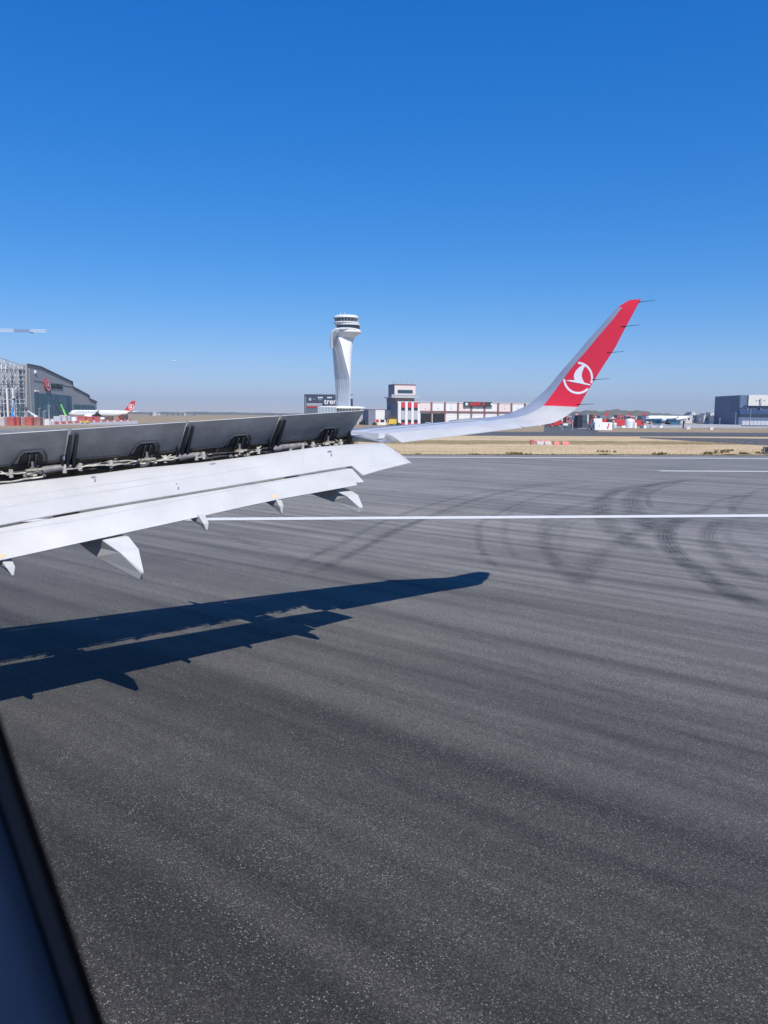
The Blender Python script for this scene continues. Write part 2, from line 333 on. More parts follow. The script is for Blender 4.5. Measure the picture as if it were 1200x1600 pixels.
TM = [
 ([(1085, 806), (1052, 818), (1040, 838), (1056, 866), (1098, 898), (1150, 930), (1215, 960)], .9, .75),
 ([(1135, 808), (1112, 824), (1106, 844), (1130, 872), (1165, 896), (1215, 915)], .9, .5),
 ([(1200, 772), (1130, 780), (1085, 806)], .5, .35), ([(1200, 760), (1165, 776), (1135, 808)], .5, .3),
 ([(1055, 752), (970, 764), (942, 782), (940, 800), (952, 822), (985, 848), (1040, 880)], 1.2, .45),
 ([(1090, 748), (1020, 758), (990, 776), (990, 796), (1010, 818), (1060, 845)], 1.3, .5),
 ([(1070, 750), (1020, 768), (1012, 782), (1020, 796)], .5, .45),
 ([(980, 762), (935, 780), (870, 800), (848, 828), (850, 858), (880, 892), (930, 930)], .7, .28),
 ([(1000, 775), (905, 802), (862, 830), (860, 862), (890, 895)], .7, .24),
 ([(980, 786), (900, 815), (880, 840), (878, 868)], .45, .2),
 ([(960, 754), (880, 756), (800, 766), (715, 790), (620, 830), (545, 868), (470, 905)], .5, .45),
 ([(920, 752), (850, 756), (760, 768), (690, 784), (600, 815), (530, 852), (450, 885)], .45, .35),
 ([(990, 757), (930, 758), (845, 775), (760, 812), (748, 836), (760, 872), (800, 900)], .4, .35),
 ([(840, 782), (800, 800), (788, 830), (795, 855), (815, 880)], .4, .22),
 ([(560, 850), (660, 812), (740, 790), (830, 768)], .4, .25),
 ([(700, 815), (770, 825), (860, 836), (960, 846), (1080, 868)], .4, .3),
 ([(690, 865), (780, 868), (900, 888), (1050, 912), (1215, 950)], .6, .3),
 ([(1140, 792), (1060, 806), (960, 850), (920, 880), (900, 930)], .9, .25),
 ([(1060, 780), (985, 838), (935, 880), (905, 915)], .8, .16),
 ([(1170, 790), (1135, 830), (1170, 862), (1215, 880)], .5, .25),
 ([(1215, 770), (1160, 772), (1140, 790), (1160, 806)], .5, .25),
 ([(1215, 742), (1120, 746), (1010, 760), (930, 775)], .4, .25),
 ([(640, 742), (760, 744), (900, 744), (1100, 742)], .4, .2),
 ([(340, 830), (420, 860), (560, 895), (760, 940)], .5, .25),
 ([(240, 860), (400, 905), (640, 965), (900, 1060), (1215, 1170)], .35, .3),
 ([(600, 1000), (780, 1050), (980, 1110), (1215, 1205)], .35, .38),
 ([(620, 1035), (800, 1092), (1000, 1165), (1215, 1255)], .38, .38),
 ([(250, 1080), (420, 1128), (700, 1250), (900, 1340), (1215, 1400)], .45, .35),
 ([(560, 1200), (800, 1290), (1000, 1360), (1215, 1405)], .4, .3),
 ([(700, 930), (860, 960), (1020, 1000), (1215, 1062)], .4, .28),
 ([(560, 830), (500, 862), (440, 900)], .35, .3), ([(640, 800), (590, 850), (570, 910)], .9, .15),
 ([(1215, 850), (1180, 832), (1160, 812), (1190, 790)], .5, .3),
]
for i, (p, w, s) in enumerate(TM): tyre_mark(p, w, min(1, s*(.75 if i < 24 else .4)), .003+.0003*i)

# ------------------------------------------------------------------ distant hills
def ridge(name, x0, x1, D, prof, m, seed):
    rnd = random.Random(seed); n = 160; rows = []
    for k, (f, dd) in enumerate(((0, -260), (.35, -150), (.75, -60), (1, 0), (.7, 120), (0, 500))):
        row = []
        for i in range(n+1):
            x = x0+(x1-x0)*i/n; h = prof(x)*(1+.10*math.sin(i*.9+seed)+.07*math.sin(i*2.3+1))
            q = at(x, hor(x), D+dd); row.append((q.x, q.y, -.05+f*max(0, h)*D/1200+ (rnd.uniform(-.5, .5) if f else -.5)))
        rows.append(row)
    mb = MB(); mb.loft(rows, caps=False, closed=False); o = mb.build(name, m, smooth=80); o['kind'] = 'structure'; return o
g = lambda x, c, w: math.exp(-((x-c)/w)**2)
ridge('hills', 560, 1500, 2600, lambda x: 2.5+8.5*g(x, 985, 60)+6.0*g(x, 900, 70)+3.2*g(x, 1100, 60)+2.5*g(x, 830, 60), M_hill, 3)
ridge('hills', -500, 700, 4200, lambda x: 2.6+1.2*g(x, 330, 90)+1*g(x, 120, 60), M_hill, 5)
ridge('hills', 1000, 2100, 5200, lambda x: 4.2+1.2*g(x, 1120, 60), M_hill, 9)

# ------------------------------------------------------------------ the airliner we sit in
def Lc(u, v, z): return (u+1.8, -v, z)              # outboard, aft -> airliner frame
oV = Vector((math.cos(HEAD), math.sin(HEAD), 0)); aV = Vector((math.sin(HEAD), -math.cos(HEAD), 0))
plane = thing('airliner', 'airliner seen from its own window, white wing with raised spoilers and red upturned tip', 'airliner', tuple(-1.8*oV), HEAD)
def ru(x, y, u):                                    # sight line meets the vertical plane at outboard distance u
    r = ray(x, y); P = EYE+r*(u/r.dot(oV)); return (u, P.dot(aV), P.z)
def rv(x, y, v0, s, u0):
    r = ray(x, y); t = (v0-s*u0)/(r.dot(aV)-s*r.dot(oV)); P = EYE+r*t; return (P.dot(oV), P.dot(aV), P.z)
def interp(tab, u):
    for a, b in zip(tab[:-1], tab[1:]):
        if u <= b[0] or b is tab[-1]:
            t = (u-a[0])/(b[0]-a[0]); return tuple(a[i]+(b[i]-a[i])*t for i in range(1, len(a)))
def v_le(u): return interp([(0, -17.2), (5.78, -13.6), (11.2, -11.32), (13.9, -10.12), (15.5, -9.35)], u)[0]
def z_le(u): return interp([(0, 3.35), (5.2, 3.72), (11.2, 4.20), (13.81, 4.39), (15.5, 4.51)], u)[0]
def v_h(u): return -10.6+.257*(u-7.98)
def z_h(u): return 3.99+.0645*(u-7.9)
def airfoil(u, vl, zl, vt, zt, th, n=10, nose=True, camber=.03):
    """closed section: upper from nose to rear, lower back again"""
    c = vt-vl; up = []; lo = []
    for i in range(n+1):
        t = (i/n)**1.6; b = math.sqrt(max(0, t))*(1-t)*2.6 if nose else 4*t*(1-t)
        zc = zl+(zt-zl)*t; up.append(Lc(u, vl+c*t, zc+camber*c*4*t*(1-t)*.6)); lo.append(Lc(u, vl+c*t, zc-th*b-.012))
    return up+lo[::-1]
# wing box ahead of the spoilers (rear face is the spar)
def box_sec(u, vt=None):
    vl = v_le(u)+.28; zl = z_le(u)-.05; vt = v_h(u) if vt is None else vt; zt = z_h(u); c = vt-vl; th = .30+.02*(11.3-u); pts = []
    N = 9
    for i in range(N+1):
        t = (i/N)**1.6; pts.append(Lc(u, vl+c*t, zl+(zt-zl)*t+.09*c*t*(1-t)*1.1))
    for i in range(N, -1, -1):
        t = (i/N)**1.6; d = th*min(1, math.sqrt(t)*1.25)*(1.0-.15*t); pts.append(Lc(u, vl+(c-.24)*t, zl+(zt-zl)*t-d-.01))
    return pts
mb = MB(); mb.loft([box_sec(u) for u in (.05, 2.5, 4.5, 6, 7.5, 9, 10.3, 11.44)])
wing = mb.build('wing', wing_grey, plane, smooth=35)
# outer wing to the wing tip with the aileron behind
def oz(u): return interp([(11.45, 4.20, 4.25, 4.08), (14.66, 4.47, 4.46, 4.365)], u)     # z at nose, aileron hinge, trailing edge
def v_ah(u): return -9.21+.298*(u-11.56)
def v_te(u): return -8.83+.299*(u-11.57)
def outer_sec(u):
    vl = v_le(u)+.25; a, b, c_ = oz(u); a += .012; vt = v_ah(u); c = vt-vl; pts = []; N = 8
    for i in range(N+1):
        t = (i/N)**1.5; pts.append(Lc(u, vl+c*t, a+(b-a)*t+.05*c*t*(1-t)*1.6))
    for i in range(N, -1, -1):
        t = (i/N)**1.5; pts.append(Lc(u, vl+c*t, a+(b-a)*t-.20*min(1, math.sqrt(t)*1.3)*(1-.55*t)-.01))
    return pts
mb = MB(); mb.loft([outer_sec(u) for u in (11.442, 12, 13, 14, 14.66)])
ow = mb.build('outer_wing', wing_grey, plane, smooth=35); bv_ow = BVHTree.FromPolygons([Vector(v) for v in mb.v], mb.f)
mb = MB(); rings = []
for u in (11.60, 12.5, 13.6, 14.64):
    a, b, c_ = oz(u); va = v_ah(u)+.012; vt = v_te(u)
    rings.append([Lc(u, va, b-.004), Lc(u, va+(vt-va)*.5, b+(c_-b)*.5+.012), Lc(u, vt, c_), Lc(u, vt, c_-.012), Lc(u, va+(vt-va)*.5, b+(c_-b)*.5-.05), Lc(u, va, b-.09)])
mb.loft(rings); mb.build('aileron', wing_white, plane, smooth=30)
# fixed trailing piece between flap and aileron, and outboard of the aileron
mb = MB(); rings = []
for u in (11.25, 11.42, 11.585):
    a, b, c_ = oz(11.585); v0 = v_h(u)+.01 if u < 11.44 else v_ah(u)+.012; v1 = -9.02+.25*(u-11.4)
    rings.append([Lc(u, v0, 4.205), Lc(u, v1, 4.10), Lc(u, v1, 4.085), Lc(u, v0, 4.09)])
mb.loft(rings); mb.build('trailing_panel', alu, plane, smooth=30)
# slats
slat_m = alu
edges_u = [(1.2, 4.55), (4.6, 7.45), (7.5, 10.2), (10.25, 12.75), (12.8, 14.95)]
for ua, ub in edges_u:
    mb = MB(); rings = []
    for k in range(4):
        u = ua+(ub-ua)*k/3; vl = v_le(u); zl = z_le(u); rg = []
        prof = [(.0, -.04), (.02, .0), (.09, .035), (.20, .05), (.335, .046), (.335, .038), (.24, .02), (.18, -.03), (.16, -.10), (.10, -.11), (.03, -.08)]
        for dv, dz in prof: rg.append(Lc(u, vl+dv, zl+dz-.02))
        rings.append(rg)
    mb.loft(rings); mb.build('slat', slat_m, plane, smooth=40)

# winglet
TEt = [(820, 667.5, 14.66), (845, 664, 15.08), (866, 660, 15.42), (885, 650, 15.68), (903, 636, 15.83), (914, 618, 15.91), (925, 600, 15.98), (943, 571, 16.07), (960, 545, 16.14), (973, 520, 16.20), (987, 494, 16.27), (995, 479, 16.32), (1001.5, 467.5, 16.37)]
LEt = [(700, 659.5, 14.66), (722, 657.5, 14.9), (752, 655.5, 15.22), (785, 650, 15.58), (819, 636, 15.83), (841, 620, 15.95), (860, 601, 16.02), (881, 575.5, 16.09), (900, 554, 16.15), (922, 528, 16.21), (946, 501.5, 16.27), (964.5, 481, 16.32), (983, 469.2, 16.37)]
BOt = [.55, .52, .50, .45, .38, .31, .26, .24, .26, .29, .32, .30, .25]   # share of the chord that is bare metal
def catm(tab, s):
    i = min(int(s), len(tab)-2); t = s-i; p = [tab[max(0, i-1)], tab[i], tab[i+1], tab[min(len(tab)-1, i+2)]]
    return tuple(.5*((2*p[1][k])+(p[2][k]-p[0][k])*t+(2*p[0][k]-5*p[1][k]+4*p[2][k]-p[3][k])*t*t+(3*p[1][k]-p[0][k]-3*p[2][k]+p[3][k])*t**3) for k in range(len(p[0])))
TE3 = [ru(*p) for p in TEt]; LE3 = [ru(*p) for p in LEt]
NS = 60; rows = []; fracs = []; SV = []
for k in range(NS+1):
    s = k/NS*(len(TE3)-1); te = Vector(catm(TE3, s)); le = Vector(catm(LE3, s)); bo = catm([(b,) for b in BOt], s)[0]
    s_v = s; tt = s/(len(TE3)-1)
    tan = (Vector(catm(TE3, min(s+.3, 11.99)))-Vector(catm(TE3, max(s-.3, 0)))); ch = (te-le); nrm = ch.cross(tan).normalized()
    if nrm.z < 0 and tt < .2: nrm = -nrm
    if k and nrm.dot(SV[-1][1]) < 0: nrm = -nrm
    SV.append((s, nrm)); c = ch.length; th = .055*c
    fr = [0, .015, .05, bo*.5, bo]+[bo+(1-bo)*j/8 for j in range(1, 9)]
    up = []; lo = []
    for f in fr:
        b = 2.6*math.sqrt(f)*(1-f); P = le+ch*f
        up.append(P+nrm*(th*b*.9+.002)); lo.append(P-nrm*(th*b*1.1+.002))
    rows.append([Lc(*p) for p in up]+[Lc(*p) for p in lo[::-1]])
mb = MB(); nf = len(rows[0])
mb.v = [tuple(p) for r in rows for p in r]
for k in range(NS):
    s = (k+.5)/NS*(len(TE3)-1)
    for i in range(nf):
        j = (i+1) % nf; ii = i if i < 13 else nf-2-i
        metal = ii < 4
        if s > 10.9: mi = 1
        elif metal: mi = 0
        elif s < 3.98: mi = 2
        else: mi = 1
        mb.f.append((k*nf+i, k*nf+j, (k+1)*nf+j, (k+1)*nf+i)); mb.m.append(mi)
mb.f.append(tuple(range(nf))); mb.m.append(2); mb.f.append(tuple(NS*nf+i for i in range(nf))); mb.m.append(1)
winglet = mb.build('winglet', [mat('winglet_leading_edge', (.42, .45, .50), .42, metal=.35, var=.06, scale=3), red_p, wing_white], plane, smooth=50)
winglet['label'] = 'upturned red wing tip with round white bird emblem'
bvh = BVHTree.FromPolygons([Vector(v) for v in mb.v], mb.f)
inv = Matrix.Translation(-1.8*oV) @ Matrix.Rotation(HEAD, 4, 'Z'); inv = inv.inverted()
def onto(x, y, off=.004, tree=None):
    o3 = inv @ EYE; d3 = (inv.to_3x3() @ ray(x, y)).normalized(); h = (tree or bvh).ray_cast(o3, d3)
    if h[0] is None: return None
    return h[0]-d3*off
def decal(name, quads, m, parent, off=.004, tree=None):
    mb2 = MB()
    for q in quads:
        P = [onto(x, y, off, tree) for x, y in q]
        if any(p is None for p in P): continue
        mb2.add(P, [tuple(range(len(P)))])
    return mb2.build(name, m, parent, fix=False) if mb2.v else None
# emblem: ring and bird, read off in picture coordinates of the zoomed tip (5x, origin 800,450)
Z = lambda x, y: (800+x/5, 450+y/5)
ringq = []
for k in range(72):
    a0 = 2*math.pi*k/72; a1 = 2*math.pi*(k+1)/72
    cx, cy = 516, 703; ro = 126; ri = 109
    pts4 = [(cx+ro*.93*math.cos(a0), cy+ro*math.sin(a0)), (cx+ro*.93*math.cos(a1), cy+ro*math.sin(a1)), (cx+ri*.93*math.cos(a1), cy+ri*math.sin(a1)), (cx+ri*.93*math.cos(a0), cy+ri*math.sin(a0))]
    mxp = (pts4[0][0]+pts4[2][0])/2; myp = (pts4[0][1]+pts4[2][1])/2
    bx = 430+(575-myp)*(-.0)+0
    # boundary with the bare metal strip
    lim = 400+(725-myp)*.80
    if mxp < lim: continue
    ringq.append([Z(*p) for p in pts4])
ok_ = [q for q in ringq if all(onto(x, y) is not None for x, y in q)]; runs = [[ok_[0]]]
for qa, qb in zip(ok_[:-1], ok_[1:]):
    if abs(qa[1][0]-qb[0][0])+abs(qa[1][1]-qb[0][1]) < .01: runs[-1].append(qb)
    else: runs.append([qb])
if len(runs) > 1 and abs(runs[-1][-1][1][0]-runs[0][0][0][0])+abs(runs[-1][-1][1][1]-runs[0][0][0][1]) < .01: runs[0] = runs.pop()+runs[0]
for r_ in runs: decal('emblem_ring', r_, emblem_w, winglet)
def fan_strip(left, right):
    return [[Z(*left[i]), Z(*right[i]), Z(*right[i+1]), Z(*left[i+1])] for i in range(len(left)-1)]
body_l = [(574, 598), (548, 604), (522, 622), (500, 645), (486, 672), (483, 697), (490, 716), (498, 722)]
body_r = [(578, 600), (566, 618), (554, 640), (546, 665), (545, 690), (552, 715), (565, 738), (580, 748)]
bq = fan_strip(body_l, body_r)
wing_t = [(424, 722), (460, 719), (498, 719), (530, 724), (560, 737), (590, 747), (612, 752)]
wing_b = [(424, 724), (460, 732), (498, 739), (530, 745), (560, 752), (590, 758), (612, 762)]
bq += fan_strip(wing_t, wing_b)
decal('emblem_bird', bq, emblem_w, winglet, .006)
for (x, y, u) in ((999, 472, 16.355), (975.5, 510, 16.22), (951, 551, 16.12), (928.5, 593, 16.0), (905, 632, 15.85)):
    p = Vector(ru(x, y, u)); q0 = p+Vector((0, -.10, -.004)); q1 = p+Vector((.0, .02, 0)); q2 = p+Vector((0, .34, .012))
    m2 = MB(); m2.tube(Lc(*q0), Lc(*q1), .010, .013, 6); m2.tube(Lc(*q1), Lc(*q2), .006, .004, 6); m2.build('static_wick', spo_dark, winglet)
# navigation light housing seam on the winglet leading edge
decal('panel_joint', [[(878, 583.5), (884.5, 592.5), (884, 593.5), (877.4, 584.4)], [(849.5, 611.5), (858.5, 618.5), (858, 619.4), (849, 612.4)]], pipe_g, winglet, .003)

# spoilers -------------------------------------------------------------
AL = rad(49.5)
def spo_pt(u, d, n=0.0):                            # d along the chord from the hinge, n out of the lower face (towards the rear)
    v = v_h(u)+.02; z = z_h(u)+.012; u = u-.27*d*math.cos(AL)
    return Lc(u, v+d*math.cos(AL)+n*math.sin(AL), z+d*math.sin(AL)-n*math.cos(AL))
spans = [(2.6, 4.35, None), (4.40, 6.07, 5.62), (6.12, 7.83, 7.28), (7.88, 9.48, 8.86), (9.53, 11.14, 10.62)]
CH = .615
for si, (ua, ub, ac) in enumerate(spans):
    mb = MB(); rings = []
    for k in range(9):
        u = ua+(ub-ua)*k/8; e = (.09 if si == 4 and k == 8 else 0)
        sg = .012*math.sin(math.pi*k/8)
        rings.append([spo_pt(u, 0, -.05), spo_pt(u, .2, -.05+sg), spo_pt(u+e*.5, CH*.6, -.03+sg), spo_pt(u+e, CH, -.006), spo_pt(u+e, CH, .006), spo_pt(u+e*.5, CH*.6, .022), spo_pt(u, .2, .032), spo_pt(u, .02, .03)])
    mb.loft(rings); n = len(mb.f)
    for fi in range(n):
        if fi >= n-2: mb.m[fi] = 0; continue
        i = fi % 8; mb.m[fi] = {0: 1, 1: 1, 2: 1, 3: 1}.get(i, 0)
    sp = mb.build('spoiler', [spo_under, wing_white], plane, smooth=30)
    # lower edge rail
    m2 = MB(); m2.add([spo_pt(ua+.02, .0, .034), spo_pt(ub-.02, .0, .034), spo_pt(ub-.02, .03, .036), spo_pt(ua+.02, .03, .036), spo_pt(ua+.02, 0, .05), spo_pt(ub-.02, 0, .05), spo_pt(ub-.02, .03, .052), spo_pt(ua+.02, .03, .052)],
        [(0, 1, 2, 3), (4, 5, 6, 7), (0, 1, 5, 4), (1, 2, 6, 5), (2, 3, 7, 6), (3, 0, 4, 7)])
    m2.build('hinge_rail', pipe_d, sp)
    # end ribs and hinge arms at the inboard edge
    for uu, w in ((ua-.035, .045), (ua+.055, .045), (ub-.05, .03)):
        m2 = MB(); hgt = .54 if uu < ub-.1 else .14
        q = [spo_pt(uu, -.09, .03), spo_pt(uu, -.09, .14), spo_pt(uu, .10, .10), spo_pt(uu, hgt, .05), spo_pt(uu, hgt, .02)]
        r_ = [(p[0]+w, p[1], p[2]) for p in q]; m2.loft([q, r_]); m2.build('hinge_rib', spo_dark, sp, bevel=.003)
    if ac:
        m2 = MB()                                      # dark arch where the actuator grips the panel
        pr = [(-.17, .0), (-.15, .17), (-.10, .235), (.10, .235), (.15, .17), (.17, 0)]
        m2.loft([[spo_pt(ac+a, b, .033) for a, b in pr], [spo_pt(ac+a, b, .047) for a, b in pr]]); m2.build('actuator_recess', spo_dark, sp)
        m2 = MB()                                      # raised rim around the arch
        pr2 = [(-.27, .0), (-.19, .20), (-.13, .275), (.13, .275), (.19, .20), (.22, .0)]
        for k in range(5): m2.bar(spo_pt(ac+pr2[k][0], pr2[k][1], .038), spo_pt(ac+pr2[k+1][0], pr2[k+1][1], .038), .035, .018)
        for a in (-.04, .045): m2.bar(spo_pt(ac+a, .0, .07), spo_pt(ac+a, .22, .06), .014, .05)
        m2.build('actuator_rim', mat('rim_grey', (.075, .08, .09), .5), sp)
        root = Lc(ac, v_h(ac)+.12, z_h(ac)-.16); tip = spo_pt(ac, .10, .08)
        m2 = MB(); m2.tube(root, Vector(root).lerp(Vector(tip), .55), .040, .040, 10); m2.tube(Vector(root).lerp(Vector(tip), .5), tip, .018, .018, 8)
        m2.build('actuator', pipe_g, sp)
        for k in range(7):
            m2 = MB(); dx = random.uniform(-.17, .17); h = random.uniform(-.13, .02); dv = random.uniform(.05, .15)
            c = Vector(Lc(ac+dx, v_h(ac)+dv, z_h(ac)-.12+h*.6)); m2.tube(c, c+Vector((random.uniform(-.06, .06), random.uniform(-.05, .05), .02)), .022, .028, 8); m2.build('valve', pipe_g, sp)
        fp = mat('fitting_pale', (.42, .38, .30), .5, var=.25, scale=20)
        for k in range(6):
            m2 = MB(); dx = random.uniform(-.19, .19); c = Vector(Lc(ac+dx, v_h(ac)+random.uniform(.12, .18), z_h(ac)-.10-random.uniform(0, .07)))
            m2.tube(c, c+Vector((random.uniform(.03, .09), random.uniform(-.04, .04), random.uniform(-.02, .02))), .016, .02, 8); m2.build('pipe_fitting', fp, sp)
        m2 = MB()
        m2.bar(Lc(ac-.12, v_h(ac)+.15, z_h(ac)-.085), Lc(ac+.13, v_h(ac)+.15, z_h(ac)-.075), .045, .03)
        m2.build('actuator_fitting', fp, sp)

# the cove behind the rear spar
def cv(u, dv, dz): return Lc(u, v_h(u)+dv, z_h(u)+dz)
mb = MB()
mb.loft([[cv(u, .004, -.012), cv(u, .022, -.012), cv(u, -.14, -.26), cv(u, -.17, -.26)] for u in (2, 5, 8, 11.3)]); mb.build('rear_spar', spar_m, plane)
for u in [2.9+.56*k for k in range(15)]:
    m2 = MB(); m2.loft([[cv(uu, .018, -.02), cv(uu, .07, -.03), cv(uu, -.10, -.26), cv(uu, -.138, -.26)] for uu in (u, u+.03)]); m2.build('spar_stiffener', random.choice([pipe_d, spar_m, pipe_w]), plane)
def wavy(u0, u1, dv, dz, amp, r, m, name, n=26, ph=0.0):
    pts = [cv(u0+(u1-u0)*k/n, dv+amp*.6*math.sin(k*.9+ph), dz+amp*math.sin(k*.55+ph)+amp*.4*math.sin(k*1.7)) for k in range(n+1)]
    m2 = MB(); m2.path(pts, r); m2.build(name, m, plane, smooth=60)
wavy(3.5, 5.7, .24, -.20, .012, .013, pipe_w, 'hydraulic_pipe')
wavy(5.1, 8.0, 0.07, -.125, .018, .012, pipe_w, 'hydraulic_pipe', ph=1.0)
wavy(5.8, 8.4, 0.05, -.095, .016, .010, pipe_w, 'hydraulic_pipe', ph=2.2)
wavy(6.3, 8.0, 0.10, -.12, .012, .009, pipe_w, 'hydraulic_pipe', ph=.4)
wavy(7.9, 9.9, 0.03, -.12, .018, .010, pipe_d, 'hydraulic_pipe', ph=3)
wavy(8.4, 11.1, 0.04, -.12, .012, .009, pipe_d, 'hydraulic_pipe', ph=1.7)
wavy(3.0, 11.1, .05, -.10, .012, .016, pipe_d, 'wiring_loom', n=60)
wavy(3.0, 11.0, .02, -.16, .014, .020, pipe_d, 'wiring_loom', n=60, ph=2)
rnd = random.Random(11)
for (uc, big) in ((5.35, 0), (5.95, 1), (6.3, 0), (6.75, 0), (7.6, 0), (8.0, 1), (8.25, 0), (9.25, 0), (9.75, 1), (10.0, 1), (10.35, 0), (10.95, 0)):
    m2 = MB()
    if big:
        a = Vector(cv(uc-.17, .05, -.115)); b = Vector(cv(uc+.10, .06, -.095)); m2.tube(a, b, .065, .05, 12); m2.tube(b, b+(b-a)*.45, .03, .028, 8)
        m2.tube(a-(b-a)*.12, a, .04, .05, 10)
        m2.build('gear_motor', pipe_g, plane, smooth=40)
        m2 = MB(); c = Vector(cv(uc+.12, .08, -.11)); m2.tube(c+Vector((0, 0, -.07)), c+Vector((0, .0, .05)), .032, .03, 8); m2.tube(c+Vector((0, 0, .03)), c+Vector((.13, .05, .035)), .03, .02, 8)
        m2.build('pipe_elbow', pipe_w, plane, smooth=40)
    else:
        c = Vector(cv(uc, .07, -.115)); m2.bar(c+Vector((0, 0, -.06)), c+Vector((.01, .02, .06)), .05, .03); m2.bar(c+Vector((-.06, 0, -.01)), c+Vector((.06, .02, .01)), .03, .035)
        for k in range(3): m2.tube(c+Vector((rnd.uniform(-.06, .06), 0, rnd.uniform(-.04, .03))), c+Vector((rnd.uniform(-.16, .16), rnd.uniform(-.03, .05), rnd.uniform(-.05, .08))), .009, .009, 6)
        m2.build('pipe_clamp', pipe_w, plane)
# lower cove panels leave the slot open in long bays, as the stripes of light in the shadow show
for u0, u1 in ((5.68, 6.2), (9.72, 10.2), (11.25, 11.44)):
    mb = MB(); mb.loft([[cv(uu, .03, -.26), cv(uu, .34, -.30), cv(uu, .34, -.34), cv(uu, .03, -.31)] for uu in (u0, u1)]); mb.build('flap_track', pipe_d, plane)

# flap ---------------------------------------------------------------
crest = [rv(x, y, -9.84, .335, 8.94) for x, y in ((0, 757), (77, 748.5), (158, 739.5), (197, 733), (300, 724), (405, 711), (492, 698.5), (547, 694))]+[(11.28, -9.03, 4.075)]
c0 = crest[0]; crest = [(c0[0]-2.2, c0[1]-.73, c0[2]-.16)]+crest
mte = [rv(x, y, -8.86, .285, 10.3) for x, y in ((0, 820), (75, 806), (160, 791), (280, 771.5), (405, 751), (532, 730), (561, 726))]
m0 = mte[0]; mte = [(m0[0]-2.0, m0[1]-.57, m0[2]-.28)]+mte
def flap_sec(u, vt, zt):
    cvv, cz = interp(crest, u); c = vt-cvv; dz = cz-zt
    P = [(cvv-.10, cz-.17), (cvv-.115, cz-.10), (cvv-.07, cz-.035), (cvv-.01, cz-.003), (cvv+.06, cz-.012)]
    for t in (.3, .5, .7, .85, 1.0): P.append((cvv+c*t, cz-dz*(t**1.25)))
    P += [(vt-.004, zt-.012), (cvv+c*.6, cz-dz*.6-.12), (cvv+c*.25, cz-.23), (cvv-.04, cz-.22)]
    return [Lc(u, a, b) for a, b in P]
rings = []
for u in [c0[0]-1.9, 5, 5.5, 6, 6.5, 7, 7.5, 8, 8.5, 9, 9.5, 10, 10.24]:
    vt, zt = interp(mte, u); rings.append(flap_sec(u, vt, zt))
te_o = [(10.27, -8.64, 3.555), (10.7, -8.54, 3.64), (11.38, -8.39, 3.745)]
for u in (10.27, 10.6, 11.0, 11.28):
    vt, zt = interp(te_o, u); rings.append(flap_sec(u, vt, zt))
mb = MB(); mb.loft(rings); flap = mb.build('flap', wing_white, plane, smooth=35)
bv_flap = BVHTree.FromPolygons([Vector(v) for v in mb.v], mb.f)
# outboard corner of the flap
mb = MB(); P = [flap_sec(11.283, *interp(te_o, 11.28))]; q = []
for i, p in enumerate(P[0]):
    q.append((p[0]+[0, 0, 0, .0, .02, .04, .06, .08, .09, .10, .10, .05, .01, 0][i], p[1], p[2]-.004))
mb.loft([P[0], q]); mb.build('flap_end', wing_white, flap, smooth=35)
# aft tab
tte = [rv(x, y, -8.58, .279, 10.19) for x, y in ((0, 876), (75, 859), (162, 840), (220, 827), (300, 810), (370, 794), (440, 779), (520, 765), (560, 757.5))]
t0 = tte[0]; tte = [(t0[0]-2.0, t0[1]-.56, t0[2]-.27)]+tte
def tab_sec(u, cut=0.0):
    va, za = interp(mte, u); vb, zb = interp(tte, u); va -= .02; za -= .045; vb -= cut*(vb-va); zb += cut*(za-zb)
    c = vb-va; dz = za-zb
    P = [(va-.05, za-.10), (va-.055, za-.04), (va-.02, za+.0), (va+c*.15, za-dz*.10), (va+c*.4, za-dz*.36), (va+c*.7, za-dz*.68), (vb, zb), (vb-.006, zb-.008), (va+c*.5-.05, za-dz*.5-.08), (va-.01, za-.13)]
    return [Lc(u, a, b) for a, b in P]
mb = MB(); mb.loft([tab_sec(u) for u in [t0[0]-1.9, 5, 5.6, 6.2, 6.8, 7.4, 8, 8.6, 9.2, 9.8, 10.08]]+[tab_sec(10.085, .14), tab_sec(10.2, .10), tab_sec(10.24, .10)])
tab = mb.build('flap_tab', wing_white, flap, smooth=30)
bv_tab = BVHTree.FromPolygons([Vector(v) for v in mb.v], mb.f)

# small placards, stain marks and panel joints on the flap
pl = mat('placard_grey', (.20, .21, .26), .6); jt = mat('joint_line', (.45, .46, .50), .6); st = mat('rust_stain', (.60, .52, .40), .7); org = mat('orange_stain', (.68, .50, .30), .7)
def disc(x, y, rx, ry, n=12): return [(x+rx*math.cos(2*math.pi*k/n), y+ry*math.sin(2*math.pi*k/n)) for k in range(n)]
for x, y in ((146, 745.6), (515, 705.5), (276, 756)): decal('access_plug', [disc(x, y, 4.0 if x != 276 else 1.5, 1.7 if x != 276 else .8)], pl, flap, .006, bv_flap)
def digit2(x, y, s):                                   # a small figure 2 as strokes
    st_ = [(-.5, -.55), (-.1, -.9), (.4, -.75), (.5, -.35), (.1, .1), (-.5, .7), (.6, .7)]; q = []
    for a, b in zip(st_[:-1], st_[1:]):
        d = Vector((b[0]-a[0], b[1]-a[1])).normalized(); n = Vector((-d.y, d.x))*.17
        q.append([(x+s*(a[0]+n.x), y+s*(a[1]+n.y)), (x+s*(b[0]+n.x), y+s*(b[1]+n.y)), (x+s*(b[0]-n.x), y+s*(b[1]-n.y)), (x+s*(a[0]-n.x), y+s*(a[1]-n.y))])
    return q
for x, y in ((148.5, 750.8), (278.5, 763), (517.5, 711)): decal('number_marking', digit2(x, y, 2.1), spo_dark, flap, .006, bv_flap)
decal('dark_patch', [[(322, 722.4), (331, 721.4), (338, 724.6), (329, 726)]], pl, flap, .006, bv_flap)
